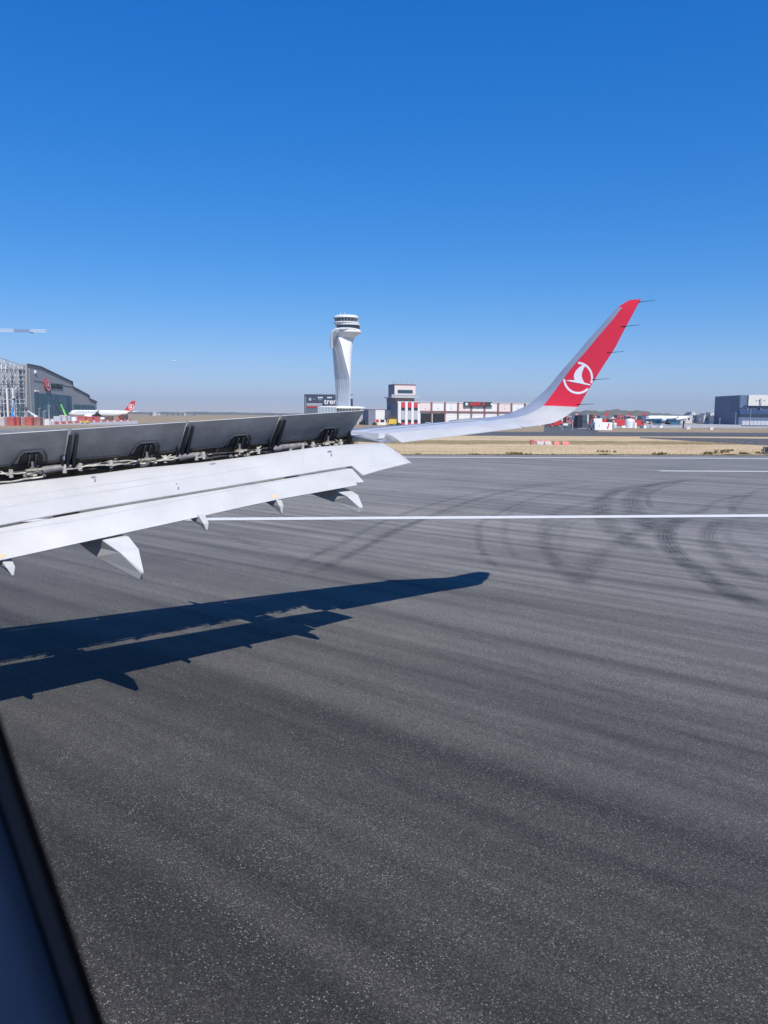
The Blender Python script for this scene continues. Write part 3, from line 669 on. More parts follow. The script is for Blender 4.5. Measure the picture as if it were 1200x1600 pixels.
def seam(name, pts, w, m, par, tree, off=.004):
    q = []
    for a, b in zip(pts[:-1], pts[1:]):
        for k in range(6):
            x0, y0 = a[0]+(b[0]-a[0])*k/6, a[1]+(b[1]-a[1])*k/6; x1, y1 = a[0]+(b[0]-a[0])*(k+1)/6, a[1]+(b[1]-a[1])*(k+1)/6
            d = Vector((x1-x0, y1-y0)).normalized(); n = Vector((-d.y, d.x))*w/2; q.append([(x0+n.x, y0+n.y), (x1+n.x, y1+n.y), (x1-n.x, y1-n.y), (x0-n.x, y0-n.y)])
    decal(name, q, m, par, off, tree)
seam('panel_joint', [(0, 778.5), (120, 763), (200, 752), (300, 738)], .45, jt, flap, bv_flap)
seam('panel_joint', [(0, 793.5), (100, 777), (200, 762), (300, 746), (420, 727)], .45, jt, flap, bv_flap)
seam('panel_joint', [(578, 729), (600, 724.5), (634, 716.5)], .5, jt, flap, bv_flap)
seam('panel_joint', [(0, 832), (130, 811), (280, 781), (400, 758), (540, 733)], .45, jt, tab, bv_tab)
for x, ya, yb in ((30, 755, 812), (354, 719, 757), (470, 705, 739)): seam('panel_joint', [(x, ya), (x+9, yb)], .4, jt, flap, bv_flap)
seam('rust_streak', [(155, 761), (162, 772), (170, 783)], 1.3, st, flap, bv_flap)
for q_ in (disc(2, 869, 3, 4), disc(8, 866.5, 2.6, 2.2), disc(429, 775.5, 4.0, 3.2)): decal('orange_patch', [q_], org, tab, .005, bv_tab)

seam('panel_joint', [(578, 673.2), (640, 666.8), (700, 661), (745, 657.6)], .8, pipe_g, ow, bv_ow, .006)
seam('panel_joint', [(600, 679), (700, 668.5), (790, 661.5)], .5, jt, ow, bv_ow, .004)
for x_ in (640, 702, 760): seam('panel_joint', [(x_, 663+.0*x_-(x_-640)*.07), (x_+16, 674-(x_-640)*.085)], .35, jt, ow, bv_ow, .004)
# flap track fairings, canoe shaped, aft cones hanging below the tab
def fairing(sec_px, fwd, name='flap_track_fairing', par=flap):
    rings = []
    for (TL, TR, BR, BL) in fwd: rings.append([Lc(*TL), Lc(*TR), Lc(*BR), Lc(*BL)])
    for q in sec_px: rings.append([Lc(*ru(*p)) for p in q])
    mb = MB(); mb.loft(rings); o = mb.build(name, wing_white, par, bevel=.02 if name == 'flap_track_fairing' else .008); return o
def big_fair(tl, tr, bl, mid, tipt, tipb, tipr, uL, uR, uT):
    """tl,tr: where ridge and outer edge leave the tab; bl: lower inboard edge there; mid: on the lower edge"""
    TL = ru(*tl, uL); TR = ru(*tr, uR); BL = ru(*bl, uL); BR = (uR, BL[1], BL[2])
    MBL = ru(*mid, uL+.03); t = .42
    tT = ru(*tipt, uT-.04); tB = ru(*tipb, uT-.04); tR = ru(*tipr, uT+.04)
    mTL = tuple(TL[i]+(tT[i]-TL[i])*t+(0, .012, .025)[i] for i in range(3)); mTR = tuple(TR[i]+(tR[i]-TR[i])*t+(.03, .02, .035)[i] for i in range(3))
    mBR = (mTR[0], MBL[1], MBL[2])
    rings = [[(uL+.16, -12.6, 3.50+.06*(uL-6)), (uL+.18, -12.6, 3.50+.06*(uL-6)), (uL+.18, -12.6, 3.48+.06*(uL-6)), (uL+.16, -12.6, 3.48+.06*(uL-6))],
             [(uL+.04, -11.6, 3.55+.06*(uL-6)), (uR-.04, -11.6, 3.55+.06*(uL-6)), (uR-.04, -11.6, 3.22+.06*(uL-6)), (uL+.04, -11.6, 3.22+.06*(uL-6))],
             [(uL, BL[1]-.35, TL[2]+.15), (uR, BL[1]-.35, TL[2]+.15), (uR, BL[1]-.35, BL[2]+.14), (uL, BL[1]-.35, BL[2]+.14)],
             [(TL[0], TL[1]-.05, TL[2]), (TR[0], TR[1]-.05, TR[2]), BR, BL], [mTL, mTR, mBR, MBL], [tT, tR, (tR[0], tB[1], tB[2]), tB]]
    mb = MB(); mb.loft([[Lc(*p) for p in r] for r in rings]); return mb.build('flap_track_fairing', wing_white, flap, bevel=.016)
big_fair((162, 844), (205, 839), (124, 850), (150, 870), (222, 896), (217.5, 906), (225, 895), 5.92, 6.25, 6.135)
big_fair((528, 767), (549, 765), (484, 771.5), (515, 782.5), (563, 793), (561, 801.5), (567.5, 792), 9.75, 10.03, 9.95)
def small_fair(l, r, tip, u, w=.10):
    a = ru(*l, u-w*.5); b = ru(*r, u+w*.5); t = ru(*tip, u); l0 = (a[0], a[1]-.22, a[2]+.06)
    mb = MB(); rings = [[(u-w*.3, a[1]-.5, a[2]+.18), (u+w*.3, a[1]-.5, a[2]+.18), (u+w*.3, a[1]-.5, a[2]+.10), (u-w*.3, a[1]-.5, a[2]+.10)],
        [(a[0], b[1]-.02, b[2]+.03), (b[0], b[1]-.02, b[2]+.03), (b[0], a[1]-.10, a[2]-.01), (a[0], a[1]-.10, a[2]-.01)],
        [(u-w*.42, b[1]+(t[1]-b[1])*.6+.02, b[2]+(t[2]-b[2])*.5+.02), (u+w*.42, b[1]+(t[1]-b[1])*.6+.02, b[2]+(t[2]-b[2])*.5+.02), (u+w*.3, t[1]-.13, t[2]+.09), (u-w*.3, t[1]-.13, t[2]+.09)],
        [(u-.012, t[1], t[2]+.03), (u+.012, t[1], t[2]+.03), (u+.012, t[1]-.02, t[2]), (u-.012, t[1]-.02, t[2])]]
    mb.loft([[Lc(*p) for p in q] for q in rings]); return mb.build('hinge_fairing', wing_white, flap, bevel=.01)
small_fair((0, 880), (18, 873), (21, 902), 4.74, .14); small_fair((303, 811), (322, 807), (324, 831), 7.34, .12); small_fair((422, 785), (440, 780), (441, 804), 8.62, .11)

# fuselage with its cabin window -----------------------------------------
fus_w = mat('fuselage_white', (.78, .78, .78), .35)
trim = mat('cabin_trim', (.46, .52, .62), .6)
navy = mat('window_seal_navy', (.035, .05, .085), .5)
RF = 1.975; ZC = 4.05; UC = -1.8
def fus_ring(yf, r, n=64, zc=ZC): return [(r*math.cos(2*math.pi*k/n), yf, zc+r*math.sin(2*math.pi*k/n)) for k in range(n)]
mb = MB(); wy = [round(-2.9+.53*k+d, 3) for k in range(4) for d in (0, .25)]+[-.45, .75]+[round(1.1+.53*k+d, 3) for k in range(7) for d in (0, .25)]
ys = [-24, -22.5, -20, -16, -12, -8, -4]+wy+[5.5, 8, 12, 15, 17, 18.4, 19.3]; rs = [.3, .55, .95, 1.5, 1.85, RF, RF]+[RF]*len(wy)+[RF, RF, RF, 1.9, 1.6, 1.0, .35]
n = 64; mb.v = []
for yf, r in zip(ys, rs): mb.v += fus_ring(yf, r, n, ZC+(.6 if yf < -10 else 0)*(1-r/RF)-(.35 if yf > 13 else 0)*(1-r/RF))
for k in range(len(ys)-1):
    for i in range(n):
        j = (i+1) % n; am = (i+.5)*360/n
        zm = ZC+RF*math.sin(rad(am)); outb = math.cos(rad(am)) > 0
        if ys[k] == -.45 and outb and 4.05 < zm < 5.15: continue
        if not outb and 4.3 < zm < 4.72 and -3 < ys[k] < 5 and abs(ys[k+1]-ys[k]-.25) < .01: continue
        mb.f.append((k*n+i, k*n+j, (k+1)*n+j, (k+1)*n+i)); mb.m.append(0)
mb.f.append(tuple(range(n))); mb.m.append(0); mb.f.append(tuple((len(ys)-1)*n+i for i in range(n))); mb.m.append(0)
fus = mb.build('fuselage', fus_w, plane, smooth=40)
# window opening: closed curve (forward, height) from the eye, widened inboard
op = [(.292, -.05), (.283, -.085), (.269, -.107), (.257, -.125), (.245, -.142), (.232, -.160), (.220, -.177), (.207, -.195), (.19, -.215), (.16, -.24), (.12, -.256), (.05, -.262), (-.08, -.26), (-.17, -.235), (-.21, -.17), (-.225, -.05), (-.225, .08), (-.20, .18), (-.13, .235), (0, .25), (.12, .245), (.21, .215), (.265, .15), (.29, .06)]
def ringw(off, u):
    c = Vector((.03, -.01)); out = []; m = len(op)
    for i in range(m):
        a = Vector(op[i-1]); b = Vector(op[(i+1) % m]); d = (b-a).normalized(); nn = Vector((d.y, -d.x)); 
        if nn.dot(Vector(op[i])-c) < 0: nn = -nn
        q = Vector(op[i])+nn*off; out.append(Lc(u, -q.x, EYE.z+q.y))
    return out
def wring(name, specs, m, par): mb = MB(); mb.loft([ringw(a, u) for a, u in specs], caps=False); return mb.build(name, m, par, smooth=50)
wf = wring('window_frame', [(.029, .1215), (.031, .112), (.045, .098), (.085, .075), (.12, .05)], trim, fus)
wring('window_seal', [(.018, .1265), (.0, .120), (.004, .1185), (.006, .119)], black, wf)
wring('window_seal', [(.006, .119), (.012, .1175), (.019, .119)], mat('seal_grey_blue', (.22, .26, .34), .5), wf)
wring('window_gap', [(.019, .119), (.020, .127), (.029, .127), (.029, .1215)], black, wf)
# flat side wall panel round the frame
mb = MB(); rg = ringw(.12, .05); m = len(rg); outer = []
for p in rg:
    f_ = p[1]-.03; zz = p[2]-4.6; s_ = max(abs(f_)/.62 if f_ > 0 else abs(f_)/.62, abs(zz)/.66); outer.append((p[0]+.0, .03+f_/s_, 4.6+zz/s_))
mb.add(rg+outer, [(i, (i+1) % m, (i+1) % m+m, i+m) for i in range(m)]); mb.build('wall_panel', trim, fus)
mb = MB(); mb.loft([ringw(.034, .131), ringw(.12, .150)], caps=False)
rg = ringw(.12, .150); m = len(rg); outer = []
for p in rg:
    f_ = p[1]-.03; zz = p[2]-4.6; s_ = max(abs(f_)/.80, abs(zz)/.58); outer.append((p[0]-.03, .03+f_/s_, 4.6+zz/s_))
mb.add(rg+outer, [(i, (i+1) % m, (i+1) % m+m, i+m) for i in range(m)]); mb.build('skin_panel', fus_w, fus)

# ------------------------------------------------------------------ haze
hz = MB(); hz.box(-7900, 7900, -1600, 8000, -1.0, 165)
hm = bpy.data.materials.new('haze_air'); hm.use_nodes = True; hm.node_tree.nodes.clear()
pv = hm.node_tree.nodes.new('ShaderNodeVolumePrincipled'); pv.inputs['Color'].default_value = (.58, .82, 1.0, 1); pv.inputs['Density'].default_value = .000095; pv.inputs['Anisotropy'].default_value = .2
ho = hm.node_tree.nodes.new('ShaderNodeOutputMaterial'); hm.node_tree.links.new(pv.outputs[0], ho.inputs['Volume'])
hz.build('haze', hm, kind='stuff')
ORD = 'first second third fourth fifth sixth seventh eighth ninth tenth eleventh twelfth thirteenth fourteenth fifteenth sixteenth seventeenth eighteenth nineteenth'.split()
def ordw(i):
    if i < 19: return ORD[i]
    t_, u_ = divmod(i+1, 10); return ({2: 'twentieth', 3: 'thirtieth', 4: 'fortieth'}[t_] if u_ == 0 else {2: 'twenty', 3: 'thirty', 4: 'forty'}[t_]+'-'+ORD[u_-1])
# ------------------------------------------------------------------ control tower
glass_d = mat('dark_glass', (.03, .045, .06), .12); glass_b = mat('blue_glass', (.03, .085, .13), .15, var=.25, scale=.2)
conc_w = mat('tower_white', (.74, .75, .76), .55, var=.03, scale=.08)
rib_g = mat('tower_ribbed_grey', (.55, .58, .61), .6, var=.05, scale=.15)
D = 700.0; kx = D/1200
tw = thing('control_tower', 'tall white tulip shaped control tower with two dark glass decks', 'control tower', tuple(at(536, hor(536), D).xy)+(0,))
tc_ = at(536, hor(536), D)
def tx(x): return (x-536)*kx
def tz(y): return EYE.z+(hor(536)-y)*kx
# silhouette left, left crease, right crease, silhouette right by picture row
TS = [(646, 523.5, 526, 547.0, 547.6), (635, 523.4, 526.2, 547, 547.6), (620, 523.2, 528, 547, 547.8), (605, 523, 529, 547.2, 548), (592, 522.2, 528.5, 546.6, 548.2), (580, 521.4, 527.2, 543.4, 548.6), (568, 520.6, 526.2, 540, 549), (556, 519.6, 524.6, 537, 549.3), (545, 518.8, 522.6, 534.4, 550.2), (536, 518.3, 521.0, 531.4, 551.6), (530, 518, 520, 529.4, 553.4), (525, 518.2, 519.6, 528.6, 557), (521.5, 519, 520, 529.5, 560.5)]
rings = []
for y, a, b, c, d in TS:
    z = tz(y); A, B, Cc, Dd = tx(a), tx(b), tx(c), tx(d); dep = 7.5
    yB = -7.5+(Cc-B)*.95*min(1, 1.0); yC = -8.5
    rings.append([(A, yB+5.5, z), (B, yB, z), ((B+Cc)/2, (yB+yC)/2-.1, z), (Cc, yC, z), (Cc+(Dd-Cc)*.45, yC+.35*(Dd-Cc)*.45, z), (Cc+(Dd-Cc)*.85, yC+1.2+.75*(Dd-Cc)*.4, z), (Dd, yC+4.5+(Dd-Cc)*.3, z), (Dd-.8, 6.5, z), ((A+Dd)/2, 9.5, z), (A+.8, 7, z)])
mb = MB(); mb.loft(rings)
n = 10
for fi in range(len(mb.f)-2): mb.m[fi] = {0: 1, 1: 1, 2: 1}.get(fi % n, 0)
mb.build('shaft', [conc_w, rib_g], tw)
m2 = MB()
for i in range(5):                                     # ribs on the grey face
    t = (i+1)/6
    for r0, r1 in zip(rings[:-1], rings[1:]):
        p = Vector(r0[1]).lerp(Vector(r0[3]), t)+Vector((-.25, -.35, 0)); q = Vector(r1[1]).lerp(Vector(r1[3]), t)+Vector((-.25, -.35, 0)); m2.bar(p, q, .25, .3)
m2.build('rib', rib_g, tw, kind='stuff')
def disc_ring(mb, y, x0, x1, n=28, mi=0, dz=0.0, ey=.92):
    cx = (tx(x0)+tx(x1))/2; r = (tx(x1)-tx(x0))/2
    return [(cx+r*math.cos(2*math.pi*k/n), r*ey*math.sin(2*math.pi*k/n), tz(y)+dz) for k in range(n)]
mb = MB(); mb.loft([disc_ring(mb, y, a, b) for y, a, b in ((531, 524, 553), (527, 521, 558), (523.5, 520, 564.3), (521.6, 520.5, 564.2), (519.2, 519.5, 561.5), (518.2, 522, 560))]); mb.build('collar', conc_w, tw, smooth=30)
# lip that rises out of the grey band on the left and wraps the collar
m2 = MB(); lip = [(519.5, 548), (519.3, 538), (519.8, 530), (521.5, 524.5), (526, 521.3), (533, 520), (541, 519.6), (549, 519.6), (556, 520.2)]
q = [((tx(x)), -9.2-.02*(i*i), tz(y)) for i, (x, y) in enumerate(lip)]
q = [(tx(x), -(8.0+ (4.8*math.sin(math.pi*min(1, i/8)))), tz(y)) for i, (x, y) in enumerate(lip)]
m2.path(q, 1.15, 8); m2.build('lip', rib_g, tw, smooth=60)
m2 = MB(); m2.box(tx(516.8), tx(518.6), 0, 3.5, tz(540.5), tz(524)); m2.build('side_fin', conc_w, tw)
for nm, lv, m in (('lower_deck_glass', ((518.3, 527, 561), (513, 525, 562.2)), glass_d), ('lower_ledge', ((513, 524, 562.6), (511.4, 523.5, 562), (510.2, 523, 560)), rib_g), ('gallery', ((510.2, 521.5, 560.5), (509.2, 520.2, 560.6), (508.2, 520.2, 560.4)), conc_w), ('upper_deck_glass', ((508.2, 524.5, 557.5), (502.2, 522.6, 559.4)), glass_d), ('cab_roof', ((502.2, 520.8, 559.8), (500.0, 521, 559.8), (498.4, 524, 558)), conc_w)):
    mb = MB(); mb.loft([disc_ring(mb, y, a, b) for y, a, b in lv]); mb.build(nm, m, tw, smooth=30)
for x in (527, 532, 538, 545, 551, 555):
    m2 = MB(); m2.tube((tx(x), random.uniform(-5, 5), tz(498.6)), (tx(x), 0, tz(random.uniform(493, 496.5))), .18, .1, 5); m2.build('aerial', conc_w, tw)
for k in range(12):                                    # mullions of the upper cab
    a = math.pi+math.pi*k/11; cx = tx(541)
    m2 = MB(); m2.bar((cx+tx(557.3)*0+(9.7)*math.cos(a), 9.0*math.sin(a), tz(508.2)), (cx+10.8*math.cos(a), 9.95*math.sin(a), tz(502.2)), .25, .25); m2.build('mullion', rib_g, tw)
# round pavilion at its foot
pav = thing('tower_pavilion', 'low round glass building with wide white disc roof at the control tower foot', 'building', (tc_.x, tc_.y-14, 0))
D2 = D-14
mb = MB(); mb.loft([disc_ring(mb, y, a, b, 40, ey=.8) for y, a, b in ((639.6, 507, 566), (638.2, 498, 571), (636.2, 499, 570), (635.2, 506, 563))]); mb.build('disc_roof', white, pav, smooth=30)
mb = MB(); mb.loft([disc_ring(mb, y, a, b, 40, ey=.8) for y, a, b in ((657, 512, 562), (645, 511, 563), (639.5, 510, 564))]); mb.build('glass_wall', mat('pale_glass', (.22, .27, .31), .3), pav, smooth=30)
for k in range(3):
    mb = MB(); mb.loft([disc_ring(mb, y, 509.5, 564.5, 40, ey=.8) for y in (642+4*k, 642.6+4*k)]); mb.build('louvre', conc_w, pav)
m2 = MB()
for k in range(13): m2.bar((tx(503)+k*2.6, -24, 0), (tx(503)+k*2.6, -24, tz(637.5)), .22, .3)
m2.box(tx(503), tx(530), -24.3, -23.8, tz(637.6), tz(636.6)); m2.box(tx(503), tx(530), -24, -23.9, 0, tz(637.6), 1)
m2.build('glazed_screen', [white, mat('pale_glass2', (.32, .38, .43), .25)], pav)

# ------------------------------------------------------------------ dark building behind the tower
navy_w = mat('navy_cladding', (.045, .058, .09), .5, var=.06, scale=.1); red_l = mat('red_line', (.60, .06, .05), .5)
F = Facade(475.5, 880, 553, 880, 'cargo_building', 'dark navy building with white lettering rising behind the control tower', 'building')
mb = MB(); q0 = F.pt(475.5, 616.5); w = F.pt(551, 640)[0]; mb.box(0, F.pt(547, 640)[0], 0, 7, 0, q0[1]); mb.box(F.pt(547, 640)[0], w, 1, 7, 0, F.pt(550, 623)[1]); mb.build('wall', navy_w, F.root)
m2 = MB(); F.rect(m2, 475.6, 616.2, 551, 617.2, -.5, .6); m2.build('roof_edge', mat('grey_edge', (.12, .14, .18), .5), F.root)
m2 = MB(); F.rect(m2, 479, 630, 503.5, 634.3, -.5, -.01); m2.build('panel', mat('grey_panel', (.28, .30, .33), .6), F.root)
for k in range(10): m2 = MB(); F.rect(m2, 480+k*2.35, 630.3, 481.6+k*2.35, 634, -.62, -.51); m2.build('slat', mat('slat_grey', (.36, .38, .41), .6), F.root)
m2 = MB(); F.rect(m2, 478.5, 635.2, 504, 636.6, -.6, -.01); m2.build('red_stripe', red_l, F.root)
m2 = MB(); F.rect(m2, 514.5, 633.6, 523.5, 635.2, -.6, -.01); m2.build('red_stripe', red_l, F.root)
m2 = MB(); F.rect(m2, 479, 638, 503.5, 660, -.02, .5); m2.build('dock_opening', mat('dock_grey', (.11, .125, .15), .6), F.root)
m2 = MB(); F.rect(m2, 477.2, 620, 478, 652, -.5, -.01); m2.build('corner_post', mat('grey_edge2', (.3, .33, .37), .5), F.root)
for x in (496.8, 499.4, 502, 511.5, 514, 516.6): m2 = MB(); F.rect(m2, x, 620.2, x+1.9, 622.2, -.6, -.01); m2.build('upper_window', emblem_w, F.root)
m2 = MB(); F.rect(m2, 482.5, 621.8, 486.2, 626, -.6, -.01); m2.build('emblem', mat('grey_emblem', (.42, .44, .48), .5), F.root)
m2 = MB(); F.rect(m2, 489, 623.4, 493, 624.2, -.5, -.01); F.rect(m2, 497.5, 624, 502, 625.4, -.5, -.01); m2.build('small_lettering', mat('grey_emblem2', (.3, .32, .36), .5), F.root, kind='stuff')
c = F.pt(516.5, 627.7); text_mesh('tren', 8.6, emblem_w, F.root, 'lettering', (c[0], -.3, c[1]), (rad(90), 0, 0), .15, .12)

# ------------------------------------------------------------------ fire station
ws = mat('panel_white', (.74, .73, .72), .5, var=.02, scale=.5); pinkish = mat('panel_blush', (.74, .62, .60), .5); brown = mat('pilaster_brown', (.22, .115, .11), .6); red_w = mat('panel_red', (.55, .06, .08), .5); slate = mat('slate_and_side_shade', (.20, .21, .26), .6, var=.05, scale=.3); lgrey = mat('panel_grey', (.45, .46, .50), .5); darkin = mat('dark_bay', (.02, .022, .028), .8)  # slate paints the shade of left side walls, and roofs and doors too
F = Facade(621.5, 350, 825, 371, 'fire_station', 'white airport fire station with brown pillars, red panels and square watch room', 'building')
P_ = F.pt; H = P_(655, 627.8)[1]; xo = P_(654.5, 640)[0]; xe = P_(846, 640)[0]
mb = MB(); mb.box(xo, xe, .45, 30, 0, H-.2); mb.box(0, xo, .45, 14.6, 0, H-.1); mb.build('wall', [ws, slate], F.root)
mb = MB(); mb.box(-.25, 0, 0, 14.8, 0, H-.2); mb.build('side_wall', slate, F.root)  # left side of the white block, its shade painted on as slate
mb = MB(); mb.box(-.3, xo, 6, 15.2, H-.2, H+1.9); mb.box(-.3, xo-5, 4.5, 6, H-.2, H+1.0); mb.build('stair_block', slate, F.root)
mb = MB(); mb.box(-.3, xe, .0, .6, H-.25, H+.05); mb.build('parapet', pinkish, F.root)
# office front: white fins, red spandrels, windows
fx = [(621.9, 626.7), (632.8, 637.2), (642.6, 646.6), (652.8, 661.5)]
for a, b in fx[:3]: m2 = MB(); F.rect(m2, a, 628, b, 664, -.15, .45, z0=0); m2.build('fin', ws, F.root)
for a, b in ((626.9, 632.6), (637.4, 642.4), (646.8, 652.8)):
    for nm, ya, yb, m, d in (('red_panel', 627.5, 637, red_w, .15), ('window', 637.2, 641.4, glass_d, .3), ('grey_panel', 641.6, 655.6, lgrey, .2), ('window', 655.9, 660.3, glass_d, .3), ('red_panel', 660.5, 664, red_w, .15)):
        m2 = MB(); F.rect(m2, a, ya, b, yb, d, .449); m2.build(nm, m, F.root)
pil = [674.3, 695.2, 715.8, 736.6, 757.2, 778.4, 799.3, 820.2, 841]
for x in pil: m2 = MB(); F.rect(m2, x-1.35, 627.9+(x-655)*.012, x+1.35, 666, -.2, .45, z0=0); m2.build('pilaster', brown, F.root)
bays = [656.8]+pil
for i, (a, b) in enumerate(zip(bays[:-1], bays[1:])):
    a2, b2 = (a+1.5 if i else a), b-1.5; yy = 629+(a-655)*.012
    m2 = MB(); F.rect(m2, a2, yy, b2, yy+12.6, .25, .448); m2.build('upper_panel', pinkish if i % 3 == 0 else ws, F.root)
    m2 = MB(); F.rect(m2, a2-.2, 642.6+(a-655)*.01, b2+.2, 644.6+(a-655)*.01, .0, .447); m2.build('lintel', brown, F.root)
    if i < 2:
        m2 = MB(); F.rect(m2, a2, 646.3, b2, 666, .43, .449, z0=0); m2.build('open_bay', darkin, F.root)
    else:
        m2 = MB(); F.rect(m2, a2, 645, b2, 666, .3, .449, z0=0); m2.build('roller_door', ws, F.root)
        if True:
            z0_, z1_ = 0, P_(a2, 645)[1]
            for k in range(1, 5): m3 = MB(); m3.box(P_(a2, 650)[0], P_(b2, 650)[0], .27, .299, z1_*k/5, z1_*k/5+.06); m3.build('door_rib', lgrey, F.root)
    c = P_((a2+b2)/2, 638.5); m2 = MB(); m2.box(c[0]-.14, c[0]+.14, .1, .249, c[1]-.15, c[1]+.2); m2.build('bay_lamp', darkin, F.root)
    if i: text_mesh(str(i), 1.25, mat('bay_number_grey', (.32, .31, .33), .6), F.root, 'bay_number', (c[0], .24, c[1]+1.3), (rad(90), 0, 0), .005)
# sign
m2 = MB(); F.rect(m2, 725, 628.4, 769.5, 634.6, -.75, -.25); sg = m2.build('sign_board', mat('sign_dark', (.045, .05, .06), .5), F.root)
m2 = MB(); F.rect(m2, 727.2, 629.4, 731.2, 633.2, -.80, -.76); m2.build('square_emblem', mat('emblem_cyan', (.55, .80, .84), .5), sg)
c = P_(767.3, 631.8); m2 = MB(); m2.tube((c[0], -.80, c[1]), (c[0], -.76, c[1]), .55, .55, 14); m2.build('round_emblem', emblem_w, sg)
sr = mat('sign_red', (.75, .02, .03), .5)
c = P_(741.3, 631.6); text_mesh('ARFF', 1.95, sr, sg, 'lettering', (c[0], -.78, c[1]), (rad(90), 0, 0), .02, .05, 1.3)
c = P_(757.5, 631.6); text_mesh('2', 1.95, sr, sg, 'lettering', (c[0]-1.0, -.78, c[1]), (rad(90), 0, 0), .02, .05, 1.2)
m2 = MB(); m2.tube((P_(746.5, 627)[0], -.4, H-.2), (P_(746.5, 627)[0], -.4, H+.9), .12, .05, 6); m2.build('roof_beacon', sr, F.root)
# watch room
x0, x1 = P_(616.6, 610, 2)[0], P_(649.3, 610, 2)[0]; zt = P_(630, 601.6, 2)[1]; zb = P_(630, 620.5, 2)[1]
mb = MB(); mb.box(x0+.3, x1-.5, 2.4, 10, H-.3, zb+.1); mb.build('watch_neck', mat('taupe', (.22, .19, .19), .6), F.root)
mb = MB(); mb.box(x0, x1, 2, 10.5, zb, zt); mb.build('watch_room', pinkish, F.root)
mb = MB(); mb.box(x0-.12, x0, 2, 10.5, zb, zt); mb.build('watch_room_side', slate, F.root)  # shaded side of the same room, given a darker colour
mb = MB(); mb.box(x0-.2, x1+.2, 1.8, 10.7, zt, zt+.35); mb.build('watch_roof', brown, F.root)
a = P_(621.5, 609, 2); b = P_(644.6, 614.8, 2); mb = MB(); mb.box(a[0], b[0], 1.93, 2.0, b[1], a[1]); wn = mb.build('window', glass_b, F.root)
for k in range(7): mb = MB(); xx = a[0]+(b[0]-a[0])*k/6; mb.box(xx-.05, xx+.05, 1.88, 1.93, b[1], a[1]); mb.build('frame', pipe_d, wn)
mb = MB(); mb.box(x0-1.9, x1+1.3, .6, 11.5, zb-.35, zb); mb.build('balcony', lgrey, F.root)
mb = MB()
for k in range(16): xx = x0-1.85+(x1-x0+3.1)*k/15; mb.box(xx-.03, xx+.03, .62, .68, zb, zb+1.1)
mb.box(x0-1.9, x1+1.3, .61, .69, zb+1.05, zb+1.12); mb.box(x0-1.9, x1+1.3, .64, .66, zb+.1, zb+1.0, 1); mb.build('railing', [lgrey, mat('rail_glass', (.35, .40, .42), .3)], F.root, kind='stuff')
for x, hh in ((617.8, 4), (622, 3), (630, 5.5), (636, 3), (640, 4.5), (647.5, 3.5)):
    xx = P_(x, 600, 2)[0]; mb = MB(); mb.tube((xx, 5, zt+.3), (xx, 5, zt+.3+hh*.6), .05, .03, 5); mb.build('aerial', pipe_g, F.root)
for x in (665, 672, 680, 704, 760, 792):
    xx = P_(x, 627)[0]; mb = MB(); mb.tube((xx, 9, H-.2), (xx, 9, H+2.6), .05, .03, 5); mb.build('lightning_rod', lgrey, F.root)

# low annex and shed left of it
F = Facade(587, 356, 616, 359, 'annex', 'low white annex with dark side wall and short red panel beside the fire station', 'building')
P_ = F.pt; H2 = P_(600, 640.4)[1]; w = P_(616, 650)[0]
mb = MB(); mb.prism([(0, 0), (w-.8, 0), (w, H2), (0, H2)], .2, 9); mb.build('wall', ws, F.root)
mb = MB(); mb.box(-3.4, 0, .25, 9, 0, H2); mb.build('side_wall', slate, F.root)
mb = MB(); mb.box(-3.5, w+.1, .1, 9.1, H2, H2+.22); mb.build('roof_edge', brown, F.root)
for nm, a, b, c_, d_, m in (('red_panel', 587.2, 655.3, 592, 660, red_w), ('window', 594.5, 655.6, 600.5, 659.6, glass_d), ('window', 603, 655.6, 606, 659.6, glass_d), ('door', 609, 654.5, 611.5, 664, glass_d)):
    m2 = MB(); F.rect(m2, a, b, c_, d_, .12, .199); m2.build(nm, m, F.root)
F = Facade(558, 372, 574.5, 374, 'shed', 'small pale grey shed left of the annex behind the wing', 'shed')
P_ = F.pt; H2 = P_(565, 647.4)[1]; w = P_(574.5, 650)[0]
mb = MB(); mb.box(0, w, 0, 8, 0, H2); mb.build('wall', lgrey, F.root); mb = MB(); mb.prism([(-.15, H2), (w+.15, H2), (w+.15, H2+.25), (-.15, H2+.15)], -.15, 8.2); mb.build('roof', slate, F.root)
m2 = MB(); F.rect(m2, 564, 653, 566, 663, -.05, .0, z0=0); m2.build('door', slate, F.root)

